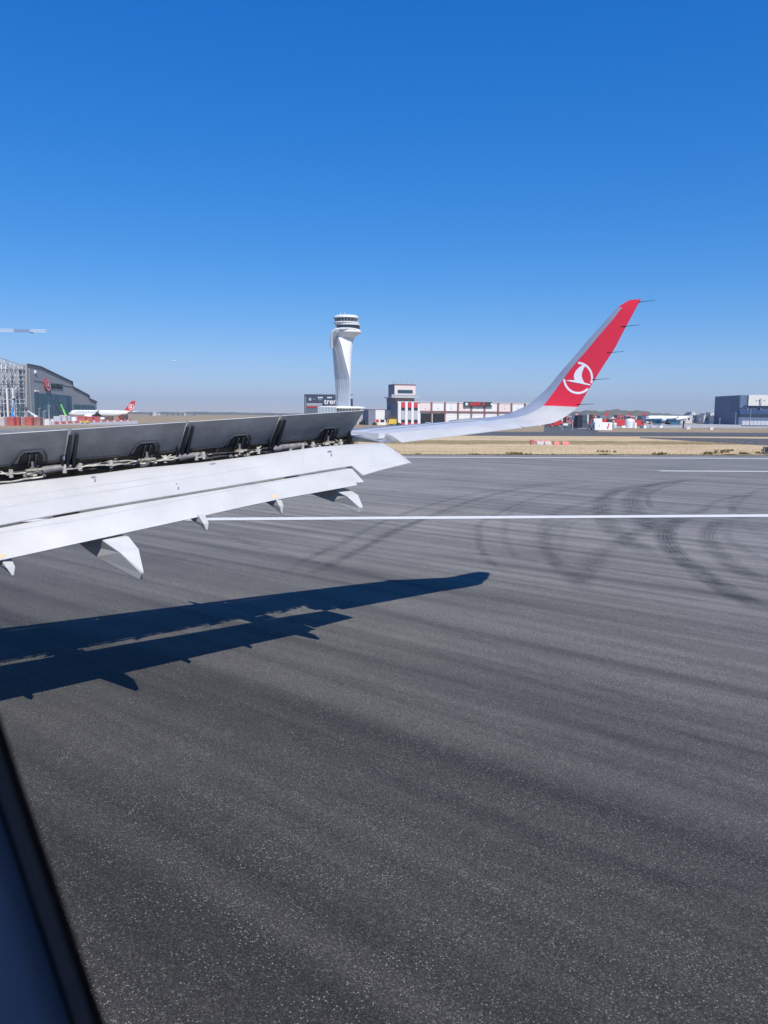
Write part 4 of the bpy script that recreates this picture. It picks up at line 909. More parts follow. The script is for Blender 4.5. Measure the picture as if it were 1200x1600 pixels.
# ------------------------------------------------------------------ vehicles
def wheels(par, pts, r=.5, w=.3, name='wheel', back=False):
    for x, y in pts:
        m2 = MB(); m2.tube((x, y-w/2, r), (x, y+w/2, r), r, r, 14); wh = m2.build('wheel', black, par)
        m2 = MB(); s_ = -1 if y < .5 else 1; m2.tube((x, y+s_*w/2, r), (x, y+s_*(w/2+.02), r), r*.55, r*.55, 10); m2.build('rim', lgrey, wh)
def truck(x, y, D, L, H, cabc, bodyc, label, name='truck', cat='truck', group=None, rz=0.0, flip=False, tank=False):
    p = at(x, hor(x), D); t = thing(name, label, cat, (p.x, p.y, 0), rz, group); s = -1 if flip else 1; wd = min(2.5, L*.4)
    cl = L*.27
    def X(a): return s*a
    def bx(m2, a, b, y0, y1, z0, z1, mi=0): m2.box(min(X(a), X(b)), max(X(a), X(b)), y0, y1, z0, z1, mi)
    m2 = MB(); pr = [(X(-L/2), .5), (X(-L/2), H*.45), (X(-L/2+cl*.25), H*.88), (X(-L/2+cl), H*.9), (X(-L/2+cl), .5)]; m2.prism(pr, 0, wd); m2.build('cab', cabc, t)
    m2 = MB(); bx(m2, -L/2+cl*.32, -L/2+cl*.85, -.02, 0, H*.5, H*.8); m2.build('side_window', glass_d, t)
    m2 = MB(); m2.add([(X(-L/2-.01), .15, H*.47), (X(-L/2-.01), wd-.15, H*.47), (X(-L/2+cl*.24), wd-.15, H*.86), (X(-L/2+cl*.24), .15, H*.86)], [(0, 1, 2, 3)]); m2.build('windscreen', glass_d, t)
    m2 = MB()
    if tank: m2.tube((X(-L/2+cl+.15), wd/2, .8+(H-.8)*.5), (X(L/2), wd/2, .8+(H-.8)*.5), (H-.8)*.5, None, 16)
    else: bx(m2, -L/2+cl+.1, L/2, -.02, wd+.02, .75, H)
    m2.build('body', bodyc, t); m2 = MB(); bx(m2, -L/2+.1, L/2, .1, wd-.1, .45, .72); m2.build('chassis', black, t)
    wheels(t, [(X(a), b) for a in (-L/2+cl*.5, L/2-L*.2) for b in (.1, wd-.1)], min(.5, H*.2)); return t
yel = mat('vehicle_yellow', (.72, .48, .05), .5); blu = mat('vehicle_blue', (.03, .10, .24), .5); grn = mat('lift_green', (.22, .72, .10), .4); redv = mat('vehicle_red', (.55, .045, .05), .45)
t = truck(612, 660, 333, 4.2, 2.9, yel, yel, 'yellow truck parked under small dark shelter by the annex')
pv_ = thing('shelter', 'small dark shelter with pitched roof over the yellow truck', 'shelter', tuple(at(612, hor(612), 336).xy)+(0,))
for a, b in ((-2.4, 0), (2.4, 0), (-2.4, 3.4), (2.4, 3.4)): m2 = MB(); m2.box(a-.07, a+.07, b-.07, b+.07, 0, 3.0); m2.build('post', pipe_d, pv_)
m2 = MB(); m2.loft([[(-2.9, -.4, 3.0), (2.9, -.4, 3.0), (2.9, 3.9, 3.0), (-2.9, 3.9, 3.0)], [(-1.0, 1.2, 4.1), (1.0, 1.2, 4.1), (1.0, 2.4, 4.1), (-1.0, 2.4, 4.1)], [(-.9, 1.2, 4.7), (.9, 1.2, 4.7), (.9, 2.4, 4.7), (-.9, 2.4, 4.7)]]); m2.build('roof', mat('thatch_dark', (.06, .05, .035), .9), pv_)
def car(x, D, col, label, L=4.3, cat='car', name='parked_car', rz=0.0, group=None, Hc=1.45):
    p = at(x, hor(x), D); t = thing(name, label, cat, (p.x, p.y, 0), rz, group)
    m2 = MB(); m2.prism([(-L/2, .35), (-L/2, .8), (-L*.30, .9), (-L*.16, Hc), (L*.22, Hc), (L*.40, .92), (L/2, .85), (L/2, .35)], 0, 1.75); m2.build('body', col, t, bevel=.06)
    m2 = MB(); m2.prism([(-L*.25, .93), (-L*.145, Hc-.1), (L*.19, Hc-.1), (L*.33, .95)], -.015, 1.765); m2.build('window', glass_d, t)
    wheels(t, [(a, b) for a in (-L*.31, L*.31) for b in (.1, 1.65)], .32, .2)
    return t
car(668.5, 349, white, 'white car by left open bay of the fire station'); car(692, 351, mat('silver', (.5, .52, .54), .3, metal=.5), 'silver car by right open bay of the fire station')
def bush(x, y, D, r, label, group='bushes by the annex'):
    p = at(x, hor(x), D); rnd = random.Random(int(x*10)); mb = MB()
    for k in range(260):
        a = rnd.uniform(0, 2*math.pi); b = rnd.uniform(0, math.pi/2); rr = r*rnd.uniform(.55, 1.05)*(1+.2*math.sin(3*a)); c = Vector((rr*math.cos(a)*math.cos(b), rr*math.sin(a)*math.cos(b), .15+rr*.85*math.sin(b)))
        u = Vector((rnd.uniform(-1, 1), rnd.uniform(-1, 1), rnd.uniform(-1, 1))).normalized(); v = u.orthogonal().normalized(); s = r*.17
        mb.add([c+u*s, c+v*s, c-u*s, c-v*s], [(0, 1, 2, 3)])
    o = mb.build('bush', mat('bush_leaves', (.035, .06, .025), .8, var=.4, scale=1.2), fix=False); o.location = (p.x, p.y, 0); tag(o, label, 'bush', group); return o
bush(567.5, 661, 362, 1.9, 'dark green wide bush in front of the pale shed'); bush(573, 661, 361, 1.2, 'smaller bush right of the wide one by the shed'); bush(585.5, 661, 350, 1.1, 'round bush at corner of the annex'); bush(620.5, 661, 345, 1.3, 'dark bush between yellow truck and the fire station'); bush(624, 661, 346, 1.0, 'low bush at left corner of the fire station')

# ------------------------------------------------------------------ left: hangar, steel frame, airliner, lifts
hg = mat('hangar_grey', (.30, .305, .31), .6, var=.05, scale=.06); hg_s = mat('hangar_dark_side', (.07, .085, .10), .6)
hgl = mat('hangar_glass', (.035, .095, .135), .25, var=.3, scale=.05)
F = Facade(42, 560, 151, 700, 'hangar', 'large grey hangar with stepped sloping roof and tall teal glass doors', 'hangar')
P_ = F.pt
outl = [(42, 569.5), (51, 571), (63, 573.5), (112.6, 597.2), (113, 604.5), (138.6, 618.2), (139, 623), (151, 628.5)]
pts = [(0, 0)]+[P_(x, y) for x, y in outl]+[(P_(151, 640)[0], 0)]
mb = MB(); mb.prism(pts, 0, 75); mb.build('wall', hg, F.root)
mb = MB(); tr = [P_(x, y) for x, y in outl]
for a, b in zip(tr[:-1], tr[1:]): mb.bar((a[0], -.3, a[1]+.2), (b[0], -.3, b[1]+.2), .9, .9)
mb.build('roof_trim', hg_s, F.root)
def door_row(xs, ytops, m=hgl):
    for i in range(len(xs)-1):
        a = P_(xs[i]+.15, ytops[i]); b = P_(xs[i+1]-.15, ytops[i+1]); m2 = MB(); m2.prism([(a[0], 0), (a[0], a[1]), (b[0], b[1]), (b[0], 0)], -.4 if i % 2 else -.9, -.01); dd = m2.build('door', m, F.root)
        for k in (1, 2):
            x = a[0]+(b[0]-a[0])*k/3; m3 = MB(); m3.box(x-.12, x+.12, (-.4 if i % 2 else -.9)-.12, (-.4 if i % 2 else -.9), 0, min(a[1], b[1])-.5); m3.build('mullion', glass_d, dd)
door_row([53, 60.5, 72.8, 82, 90.5, 99.5, 106, 110.5], [614, 614.5, 615, 615.8, 616.6, 617.4, 618.2, 619]); door_row([114.6, 125, 137, 147.5], [632, 632.4, 633, 633.6])
m2 = MB(); a = P_(53, 595); b = P_(112, 604.8); m2.bar((a[0], -.1, a[1]), (b[0], -.1, b[1]), .25, .4); m2.build('panel_joint', hg_s, F.root)
m2 = MB(); a = P_(49, 640); m2.box(a[0]-.9, a[0]+.9, -.5, 0, 0, P_(49, 575)[1]); m2.build('corner_column', mat('hangar_light', (.27, .28, .29), .6), F.root)
c = P_(72.6, 601.5); m2 = MB(); m2.tube((c[0], -1.4, c[1]), (c[0], -.3, c[1]), 4.8, 4.8, 28); em = m2.build('round_emblem', mat('emblem_red', (.42, .02, .03), .5), F.root)
m2 = MB(); m2.loft([[(c[0]+4.0*math.cos(t_), -1.5, c[1]+4.0*math.sin(t_)) for t_ in [2*math.pi*k/28 for k in range(28)]], [(c[0]+3.4*math.cos(t_), -1.5, c[1]+3.4*math.sin(t_)) for t_ in [2*math.pi*k/28 for k in range(28)]]], caps=False); m2.build('emblem_ring', emblem_w, em, fix=False)
m2 = MB(); m2.add([(c[0]+a*3.2, -1.52, c[1]+b*3.2) for a, b in ((.3, .85), (-.3, .45), (-.35, -.05), (-.85, -.1), (.85, -.45), (.35, -.2), (.1, .3))], [(0, 1, 2, 5, 6), (2, 3, 4, 5)]); m2.build('emblem_bird', emblem_w, em, fix=False)
c2 = P_(87.6, 603.8); text_mesh('TURKISH TECHNIC', 5.4, mat('lettering_dark', (.028, .032, .04), .5), F.root, 'lettering', (c2[0], -.4, c2[1]), (rad(90), rad(0), 0), .25, .06, (P_(97.5, 604)[0]-P_(77.5, 604)[0])/46.5)
m2 = MB(); a = P_(54.5, 581); m2.box(a[0]-1, a[0]+1, -1, 0, a[1]-1, a[1]+1.2); m2.build('wall_lamp', emblem_w, F.root)
m2 = MB(); a = P_(56.5, 611); m2.box(a[0]-3, a[0]+3, -1, 0, a[1]-.4, a[1]+.4); m2.build('wall_lamp', emblem_w, F.root)

# steel frame of a hangar being built
stl = mat('white_steel', (.70, .70, .70), .5, var=.05, scale=.3); stl_d = mat('grey_steel', (.22, .22, .23), .6)
F = Facade(-60, 470, 38.5, 560, 'hangar_steel_frame', 'unfinished hangar of white steel lattice and scaffolding at the left edge', 'building')
P_ = F.pt
def roofy(x): return 556.5+.33*max(0, x)+(0 if x > 0 else -.28*(-x))
xs = [-58+6.4*k for k in range(16)]
for dpt in (0, 9, 20):
    for x in xs:
        a = P_(x, 640, dpt); t_ = P_(x, roofy(x)+8, dpt)
        m2 = MB(); m2.box(a[0]-.35, a[0]+.35, dpt-.35, dpt+.35, 0, t_[1]); m2.build('column', stl if dpt != 9 else stl_d, F.root)
    for j, yb in enumerate([577, 585, 592.5, 600, 606.5, 611.5, 617, 623, 629.5, 636, 642.5]):
        a = P_(-58, yb, dpt); b = P_(38, yb+1.2, dpt)
        if j < 2: aa = P_(-58, yb-26, dpt)
        m2 = MB(); m2.bar((a[0], dpt-.5, a[1]), (b[0], dpt-.5, b[1]), .30, .5); m2.build('beam', stl if (j+int(dpt)) % 3 else stl_d, F.root)
# roof truss: two chords and zigzag, standing proud
for dpt in (0, 6, 12, 18, 24):
    m2 = MB(); N_ = 34; T0 = []; T1 = []
    for k in range(N_+1):
        x = -58+96.5*k/N_; a = P_(x, roofy(x)+2.5, 0); b = P_(x, roofy(x)+9.5, 0); T0.append(Vector((a[0], dpt, a[1]))); T1.append(Vector((b[0], dpt, b[1])))
    m2.path(T0, .26, 4); m2.path(T1, .26, 4)
    for k in range(N_): m2.bar(T0[k], T1[k], .22); m2.bar(T0[k], T1[k+1], .20) if k % 2 else m2.bar(T1[k], T0[k+1], .20)
    m2.build('roof_truss', stl, F.root)
rnd = random.Random(4)
for k in range(90):
    x = rnd.uniform(-20, 27); y = rnd.uniform(566+.33*max(0, x)+6, 645); dpt = rnd.choice((0, 9, 20)); a = P_(x, y, dpt); L_ = rnd.uniform(1.5, 4)
    m2 = MB(); m2.bar((a[0], dpt-1, a[1]), (a[0]+rnd.choice((0, L_, -L_)), dpt-1, a[1]+rnd.uniform(-L_, L_)), .22); m2.build('brace', rnd.choice((stl, stl, stl_d)), F.root)
for a0, a1, y0, y1, m in ((28.5, 38.5, 611.5, 646, glass_d), (28.8, 38, 577, 611, stl_d)):
    m2 = MB(); a = P_(a0, y0, 24); b = P_(a1, y1, 24); m2.box(a[0], b[0], 24, 26, 0 if y1 > 640 else b[1], a[1]); m2.build('wall_panel', hg_s, F.root)
m2 = MB(); a = P_(-58, 640, 30); b = P_(29, 640, 30); m2.box(a[0], b[0], 30, 31, 0, P_(10, 615, 30)[1]); m2.build('wall_panel', mat('inner_wall', (.09, .08, .08), .8, var=.4, scale=.3), F.root)
for x in (9.5, 18.8): m2 = MB(); a = P_(x, 607, -1); m2.box(a[0]-.7, a[0]+.7, -2, -1, 0, a[1]); m2.build('lift_mast', stl, F.root)
F2 = Facade(34.5, 548, 44, 562, 'glass_wall_section', 'tall dark glass wall section standing between steel frame and hangar', 'wall')
m2 = MB(); p0 = F2.pt(39.8, 578); p1 = F2.pt(34.8, 648); p2 = F2.pt(43.5, 640); m2.prism([(p1[0], 0), (F2.pt(40.2, 640)[0], p0[1]-18), (F2.pt(40.2, 640)[0], p0[1]), (F2.pt(43, 640)[0], p0[1]+1), (p2[0]+3, 0)], 2, 4); m2.build('pane', mat('teal_glass', (.07, .14, .15), .3), F2.root)

def boom(name, label, x0, y0, x1, y1, D, m, cat, base=True):
    p = gp(x0, hor(x0)+4.6/D*1200); t = thing(name, label, cat, (p.x, D, 0)); a = at(x0, y0, D)-Vector((p.x, D, 0)); b = at(x1, y1, D)-Vector((p.x, D, 0))
    m2 = MB(); m2.box(-2.2, 2.2, -1.2, 1.2, .6, 1.5); m2.build('chassis', m if base else pipe_d, t); wheels(t, [(-1.5, -1), (1.5, -1), (-1.5, 1), (1.5, 1)], .55, .35)
    m2 = MB(); m2.box(-.9, .9, -.9, .9, 1.5, 2.6); m2.build('turret', m, t)
    a.z = 2.0; a.x = 0; a.y = 0
    md = a.lerp(b, .5); m2 = MB(); m2.bar(a, md, .75, .9); m2.build('lower_boom', m, t); m2 = MB(); m2.bar(md, b, .5, .6); m2.build('upper_boom', m, t)
    m2 = MB(); m2.box(b.x-.9, b.x+.5, b.y-.5, b.y+.5, b.z-.5, b.z+.6); m2.build('basket', pipe_d, t); return t
boom('boom_lift', 'bright green boom lift raised in front of the hangar doors', 110.5, 649, 94.5, 630, 530, grn, 'lift')
boom('boom_lift', 'white boom lift with low boom in front of hangar corner', 64, 650, 42, 641, 520, white, 'lift')
boom('boom_lift', 'blue boom lift working beside the steel frame', 28, 648, 22, 624, 500, mat('lift_blue', (.06, .28, .62), .4), 'lift')
boom('boom_lift', 'dark boom lift reaching up to the hangar emblem', 103, 648, 77.5, 616.5, 545, pipe_d, 'lift')

def airliner(name, label, x_nose, x_tail, D, L, R, fin=True, belly=None, rz=0.0, win=True, group=None, wingm=None, title=None):
    a = at(x_nose, hor(x_nose), D); t = thing(name, label, 'airliner', (a.x, a.y, 0), rz, group); zc = R*1.0+2.3*R/2.8; NN = 18
    prof = [(0, .05, -.25), (.008, .25, -.22), (.022, .5, -.15), (.05, .8, -.05), (.085, .97, 0), (.12, 1, 0), (.68, 1, 0), (.78, .86, .10), (.88, .55, .32), (.96, .25, .55), (1.0, .1, .66)]
    mb = MB(); mb.loft([[(f*L, R*r*math.cos(2*math.pi*k/NN), zc+dz*R+R*r*math.sin(2*math.pi*k/NN)) for k in range(NN)] for f, r, dz in prof])
    if belly:
        for fi, f in enumerate(mb.f):
            if len(f) == 4 and sum(mb.v[i][2] for i in f)/4 < zc-.12*R: mb.m[fi] = 1
    fu = mb.build('body', [white, belly or white], t, smooth=40)
    m2 = MB(); m2.add([(.027*L, -R*.32, zc+.30*R), (.047*L, -R*.70, zc+.22*R), (.058*L, -R*.72, zc+.42*R), (.040*L, -R*.34, zc+.50*R)], [(0, 1, 2, 3)]); m2.v = [(v[0], v[1]-.25, v[2]) for v in m2.v]; m2.build('cockpit_window', glass_d, t, fix=False)
    if win:
        nwin = 26
        for k in range(nwin):
            x = L*(.13+.60*k/nwin)
            if .02 < (k % 9)/9 < .1: continue
            m2 = MB(); m2.box(x-.14, x+.14, -R*1.005-.02, -R*.96, zc+.18*R, zc+.18*R+.42); m2.build('cabin_window', glass_d, t)
    wm = wingm or mat('far_wing', (.16, .17, .20), .5)
    for s in (-1, 1):
        m2 = MB(); sec = lambda x, y, z, c, th: [(x, y, z), (x+c*.4, y, z+th), (x+c, y, z), (x+c*.4, y, z-th*.5)]
        m2.loft([sec(L*.34, s*R*.6, zc-R*.6, L*.17, .5), sec(L*.46, s*L*.20, zc-R*.25, L*.08, .25), sec(L*.555, s*L*.42, zc+R*.25, L*.035, .12)]); wg = m2.build('wing', wm, t)
        m2 = MB(); m2.add([(L*.555, s*L*.42, zc+R*.25), (L*.59, s*L*.42, zc+R*.25), (L*.615, s*L*.44, zc+R*.9), (L*.60, s*L*.44, zc+R*.9), (L*.555, s*L*.423, zc+R*.25), (L*.59, s*L*.423, zc+R*.25), (L*.615, s*L*.443, zc+R*.9), (L*.60, s*L*.443, zc+R*.9)], [(0, 1, 2, 3), (4, 5, 6, 7), (0, 1, 5, 4), (1, 2, 6, 5), (2, 3, 7, 6), (3, 0, 4, 7)]); m2.build('wing_tip', wm, wg)
        er = R*.56; ex = L*.30; ey = s*L*.155; ez = zc-R*.85
        m2 = MB(); m2.loft([[(ex+f*L*.10, ey+er*r*math.cos(q), ez+er*r*math.sin(q)) for q in [2*math.pi*k/14 for k in range(14)]] for f, r in ((0, .85), (.1, 1), (.55, .98), (.8, .75), (1, .5))]); en = m2.build('engine', belly or white, t, smooth=40)
        m2 = MB(); m2.tube((ex-.02, ey, ez), (ex+.1, ey, ez), er*.75, None, 14); m2.build('intake', pipe_d, en)
        m2 = MB(); m2.box(ex+L*.03, ex+L*.12, ey-.15, ey+.15, ez+er*.7, ez+er*1.6); m2.build('pylon', white, en)
        m2 = MB(); m2.box(L*.49, L*.53, s*R*.9-.3, s*R*.9+.3, .5, zc-R*.6); lg = m2.build('landing_gear', pipe_g, t)
        m2 = MB(); m2.tube((L*.50, s*R*.9-.5, .6), (L*.50, s*R*.9+.5, .6), .6, None, 12); m2.build('tyre', black, lg); m2 = MB(); m2.tube((L*.525, s*R*.9-.5, .6), (L*.525, s*R*.9+.5, .6), .6, None, 12); m2.build('tyre', black, lg)
    m2 = MB(); m2.bar((L*.10, 0, .4), (L*.10, 0, zc-R*.8), .3); ng = m2.build('nose_gear', pipe_g, t); m2 = MB(); m2.tube((L*.10, -.35, .45), (L*.10, .35, .45), .45, None, 12); m2.build('tyre', black, ng)
    if fin:
        zt = zc+R*.8; hf = R*3.05
        m2 = MB(); q0 = [(L*.83, zt), (L*.965, zt+.3), (L*1.01, zt+hf), (L*.955, zt+hf)]; m2.prism(q0, -.22, .22); fn = m2.build('tail_fin', redv, t)
        c = (L*.945, zt+hf*.40); rr = hf*.27
        m2 = MB(); m2.loft([[(c[0]+rr*math.cos(q), -.26, c[1]+rr*math.sin(q)) for q in [2*math.pi*k/24 for k in range(24)]], [(c[0]+rr*.82*math.cos(q), -.26, c[1]+rr*.82*math.sin(q)) for q in [2*math.pi*k/24 for k in range(24)]]], caps=False); m2.build('emblem_ring', emblem_w, fn, fix=False)
        m2 = MB(); m2.add([(c[0]+a_*rr, -.27, c[1]+b_*rr) for a_, b_ in ((.2, .85), (-.35, .35), (-.3, -.15), (-.8, -.2), (.75, -.5), (.3, -.3), (.05, .2))], [(0, 1, 2, 5, 6), (2, 3, 4, 5)]); m2.build('emblem_bird', emblem_w, fn, fix=False)
        for s in (-1, 1): m2 = MB(); m2.loft([[(L*.88, s*.6, zc+R*.5), (L*.96, s*.6, zc+R*.5), (L*.96, s*.6, zc+R*.56), (L*.88, s*.6, zc+R*.6)], [(L*.985, s*L*.15, zc+R*.75), (L*1.02, s*L*.15, zc+R*.75), (L*1.02, s*L*.15, zc+R*.78), (L*.985, s*L*.15, zc+R*.79)]]); m2.build('tailplane', white, t)
    if title: text_mesh(title, R*.62, mat('title_grey', (.30, .33, .40), .5), t, 'lettering', (L*.27, -R*.93-.05, zc+R*.47), (rad(66), 0, 0), .02, .0, 1.35)
    return t
airliner('airliner', 'white airliner with red tail fin parked in front of the grey hangar', 107, 210, 540, 46.2, 2.3, title='TURKISH AIRLINES', rz=rad(1.5))
arl = airliner('airliner', 'white and blue airliner without visible tail parked among service vehicles', 1008.5, 1066, 440, 25.5, 1.75, fin=False, belly=mat('belly_blue', (.03, .11, .22), .4), wingm=blu, rz=rad(3))
arl.location.z = .55
for ch in arl.children:
    if ch.name.startswith('engine') or ch.name.startswith('wing'): ch.scale = (1, .8, 1)
fly = airliner('airliner', 'tiny white airliner flying in the sky above the hangar airliner', 270, 280, 2400, 20, 1.05, win=False, rz=rad(-8)); fly.location.z = 158; fly.location.z = (hor(275)-564.5)/1200*2400+1
fly.rotation_euler = (0, rad(9), rad(-8))

# tower crane outside the frame, its jib reaching in
cr = thing('tower_crane', 'tower crane jib of grey and white lattice reaching in from the left', 'crane', (at(-130, 600, 520).x, 520, 0)); cy = mat('crane_white', (.62, .64, .68), .5); cg = mat('crane_grey', (.22, .25, .33), .5)
o3 = Vector(cr.location)
jl = at(72, 517.3, 520)-o3; j0 = at(-128, 513.6, 520)-o3; cz_ = j0.z
m2 = MB()
for dx in (-.9, .9):
    for dy in (-.9, .9): m2.bar((dx, dy, 0), (dx, dy, cz_+9), .2)
for k in range(int(cz_/2.2)): m2.bar((-.9, -.9, k*2.2), (.9, -.9, k*2.2+2.2), .12); m2.bar((-.9, .9, k*2.2), (-.9, -.9, k*2.2+2.2), .12)
m2.build('mast', cy, cr)
N_ = 8
for s_ in range(N_):
    m2 = MB(); A = j0.lerp(jl, s_/N_); B = j0.lerp(jl, (s_+.97)/N_)
    for dz, dy in ((-.75, -.7), (-.75, .7), (.85, 0)): m2.bar(A+Vector((0, dy, dz)), B+Vector((0, dy, dz)), .26)
    K = 6
    for k in range(K):
        a = A.lerp(B, k/K); b = A.lerp(B, (k+.5)/K); c = A.lerp(B, (k+1)/K)
        for dy in (-.7, .7): m2.bar(a+Vector((0, dy, -.75)), b+Vector((0, 0, .85)), .16); m2.bar(b+Vector((0, 0, .85)), c+Vector((0, dy, -.75)), .16)
    m2.build('jib_section', cy if s_ % 2 else cg, cr)
m2 = MB(); t_ = j0.lerp(jl, .885); m2.box(t_.x-.9, t_.x+.9, -.6, .6, t_.z-1.7, t_.z-.8); m2.build('trolley', cg, cr)
m2 = MB(); m2.bar((0, 0, cz_+.2), (-16, 0, cz_+.2), 1.2); m2.box(-16, -12, -1, 1, cz_-3, cz_); m2.build('counter_jib', cg, cr)

# barrier blocks, containers, clutter along the left verge
brick_m = mat('barrier_red', (.42, .10, .09), .8, var=.25, scale=1.2); brick_w = mat('barrier_white', (.50, .44, .42), .8, var=.15, scale=1.2)
rnd = random.Random(21); k = 0
proto = {}
def block(x, D, col, L, H, name, label, cat, group, d=1.6, rz=0.0):
    key = (name, col.name)
    if key not in proto:
        mb = MB(); mb.loft([[(-.5, -.5, 0), (.5, -.5, 0), (.5, .5, 0), (-.5, .5, 0)], [(-.5, -.5, .25), (.5, -.5, .25), (.5, .5, .25), (-.5, .5, .25)], [(-.47, -.32, .45), (.47, -.32, .45), (.47, .32, .45), (-.47, .32, .45)], [(-.46, -.28, 1), (.46, -.28, 1), (.46, .28, 1), (-.46, .28, 1)]] if name == 'barrier' else [[(-.5, -.5, 0), (.5, -.5, 0), (.5, .5, 0), (-.5, .5, 0)], [(-.5, -.5, .92), (.5, -.5, .92), (.5, .5, .92), (-.5, .5, .92)], [(-.46, -.46, 1), (.46, -.46, 1), (.46, .46, 1), (-.46, .46, 1)]]); o = mb.build(name, col); proto[key] = o.data; 
    else: o = bpy.data.objects.new(name, proto[key]); COL.objects.link(o)
    p = at(x, hor(x), D); o.location = (p.x, p.y, 0); o.scale = (L, d, H); o.rotation_euler = (0, 0, rz); return tag(o, label, cat, group)
# container stacks (left)
cxs = [(4, 9, brick_w, 'grey'), (16, 15, brick_m, 'red'), (27.5, 7, brick_m, 'red'), (34, 4, brick_w, 'pale'), (44, 14.5, brick_m, 'red'), (59.5, 10, mat('stack_brown', (.28, .16, .14), .8, var=.3, scale=1), 'brown')]
for i, (x, wpx, m, cn) in enumerate(cxs):
    block(x+wpx*0, 262+i*2, m, wpx*.215, 3.0, 'block_stack', ['grey block stack at the far left end of the verge', 'wide red block stack second from the left edge', 'short red block stack third from the left edge', 'narrow pale block stack between two red stacks', 'wide red block stack below the dark glass wall', 'brown block stack at the right end of its row'][i], 'block stack', 'stacks of blocks on the verge before the hangar', 2.4, 0)
for i, x in enumerate([66, 71, 74, 79, 82]): block(x, 280+i, [brick_w, white, white, lgrey, white][i], [1.1, .8, .9, .8, .7][i], [2.4, 1.9, 2.1, 1.4, 2.0][i], 'crate', ['pale crate right beside the brown block stack', 'first white crate under the glass doors', 'taller white crate under the glass doors', 'low grey crate among the white crates', 'rightmost narrow white crate in the row'][i], 'crate', 'crates below the hangar doors', .9)
for i in range(34):
    x = 86+i*3.55; L_ = 2.0
    block(x, 300+i*4.5, [brick_m, brick_m, brick_w][i % 3], .95*3.3*(300+i*4.5)/1200, 1.0 if x < 150 else .75, 'barrier', '%s plastic barrier, %s from the left in the long row before the parked airliner' % (['red', 'red', 'pale'][i % 3], ordw(i)), 'barrier', 'plastic barriers in the row before the parked airliner', .9)
for i, (x, m, L_, H_, D) in enumerate(((90, lgrey, 5, 2.6, 420), (99, brick_w, 5, 3.2, 430), (106, lgrey, 4, 2.8, 435), (114, white, 5, 2.2, 440), (125, brick_m, 9, 2.6, 450), (137, brick_m, 8, 2.4, 452), (150, brick_m, 6, 2.4, 455), (171, mat('brown_unit', (.14, .09, .07), .8), 5, 2.8, 460))):
    block(x, D, m, L_*.75, H_, 'container', ['grey container left of the green lift', 'pale container under the green lift', 'low grey container right of the green lift', 'white container below the nose of the parked airliner', 'long red container below the airliner cabin', 'second long red container below the airliner wing root', 'red container below the airliner engine', 'brown container behind the airliner wing'][i], 'container', 'containers in front of the parked airliner', 2.4)
truck(191, 655, 480, 5.5, 3.6, redv, mat('dark_box', (.10, .06, .06), .6), 'dark red truck under the tail of the parked airliner')
c_ = at(131, 662, 335); car(131, 330, yel, 'low yellow cart on the verge in front of the barriers', L=3.4, cat='cart', name='service_cart', Hc=1.3)
truck(158, 655, 455, 3.4, 2.0, white, white, 'small white tug below the airliner wing', name='tug', cat='tug')
car(100, 500, white, 'white van near the hangar doors left of green lift', L=4.6, cat='van', name='van', Hc=2.0); car(30, 440, mat('silver2', (.55, .57, .6), .4), 'silver vans parked before the steel frame', L=7, cat='van', name='van', Hc=2.0)
for i, x in enumerate((61, 67.3, 70, 75.4, 77)):
    p = at(x, hor(x), 460); pole = thing('light_pole', ['light pole in front of the first glass door', 'shorter light pole by the second glass door', 'light pole near the third glass door', 'taller light pole below the round emblem', 'light pole right of the round emblem'][i], 'pole', (p.x, p.y, 0), 0, 'poles before the hangar doors'); hh = [7.0, 5, 5.5, 9.0, 8.2][i]
    m2 = MB(); m2.tube((0, 0, 0), (0, 0, hh), .14, .08, 6); m2.build('pole', lgrey, pole); m2 = MB(); m2.bar((-.1, 0, hh), (1.0, 0, hh+.1), .2, .12); m2.build('lamp', white, pole)

# ------------------------------------------------------------------ right: vehicles, tanks, terminal
bc = mat('container_black', (.022, .026, .035), .5); bc2 = mat('container_slate', (.10, .13, .17), .5)
F = Facade(910, 300, 918, 301, 'tall_container', 'tall dark ribbed container standing on end on concrete pad', 'container'); P_ = F.pt; hh = P_(914, 648.5)[1]; w = P_(917.8, 650)[0]
mb = MB(); mb.box(0, w, 0, 2.4, .15, hh); mb.build('front', bc2, F.root)
mb = MB(); mb.prism([(-2.1, .15), (-1.8, hh-.1), (-.002, hh), (-.002, .15)], .4, 2.4); mb.build('side', bc, F.root)
for k in range(5): m2 = MB(); m2.box(.15+w*k/5, .15+w*k/5+.12, -.08, -.002, .3, hh-.2); m2.build('rib', pipe_d, F.root)
m2 = MB(); m2.box(.1, w-.1, -.10, -.081, hh*.48, hh*.55); m2.build('crossbar', pipe_d, F.root)
mb = MB(); mb.box(-2.6, w+2.6, -.6, 3, 0, .14); mb.build('pad', M_conc, F.root)
F = Facade(930, 262, 957, 263, 'service_container', 'long white service container with slanted red stripe', 'container'); P_ = F.pt; hh = P_(945, 659.8)[1]; w = P_(957, 660)[0]
mb = MB(); mb.box(0, w, 0, 2.4, .1, hh); mb.build('body', white, F.root)
a = P_(948, 668.5); mb = MB(); xr = P_(948.3, 660)[0]; mb.add([(xr, -.01, .5), (xr+.5, -.01, .5), (xr+1.05, -.01, hh-.35), (xr+.55, -.01, hh-.35)], [(0, 1, 2, 3)]); mb.build('red_stripe', red_p, F.root, fix=False)
for xx in (.25, 2.6, 4.9): m2 = MB(); m2.box(xx, xx+.05, -.03, 0, .2, hh-.1); m2.build('panel_joint', lgrey, F.root)
m2 = MB(); m2.box(1.5, 1.75, -.03, 0, hh*.5, hh*.62); m2.build('small_window', glass_d, F.root)
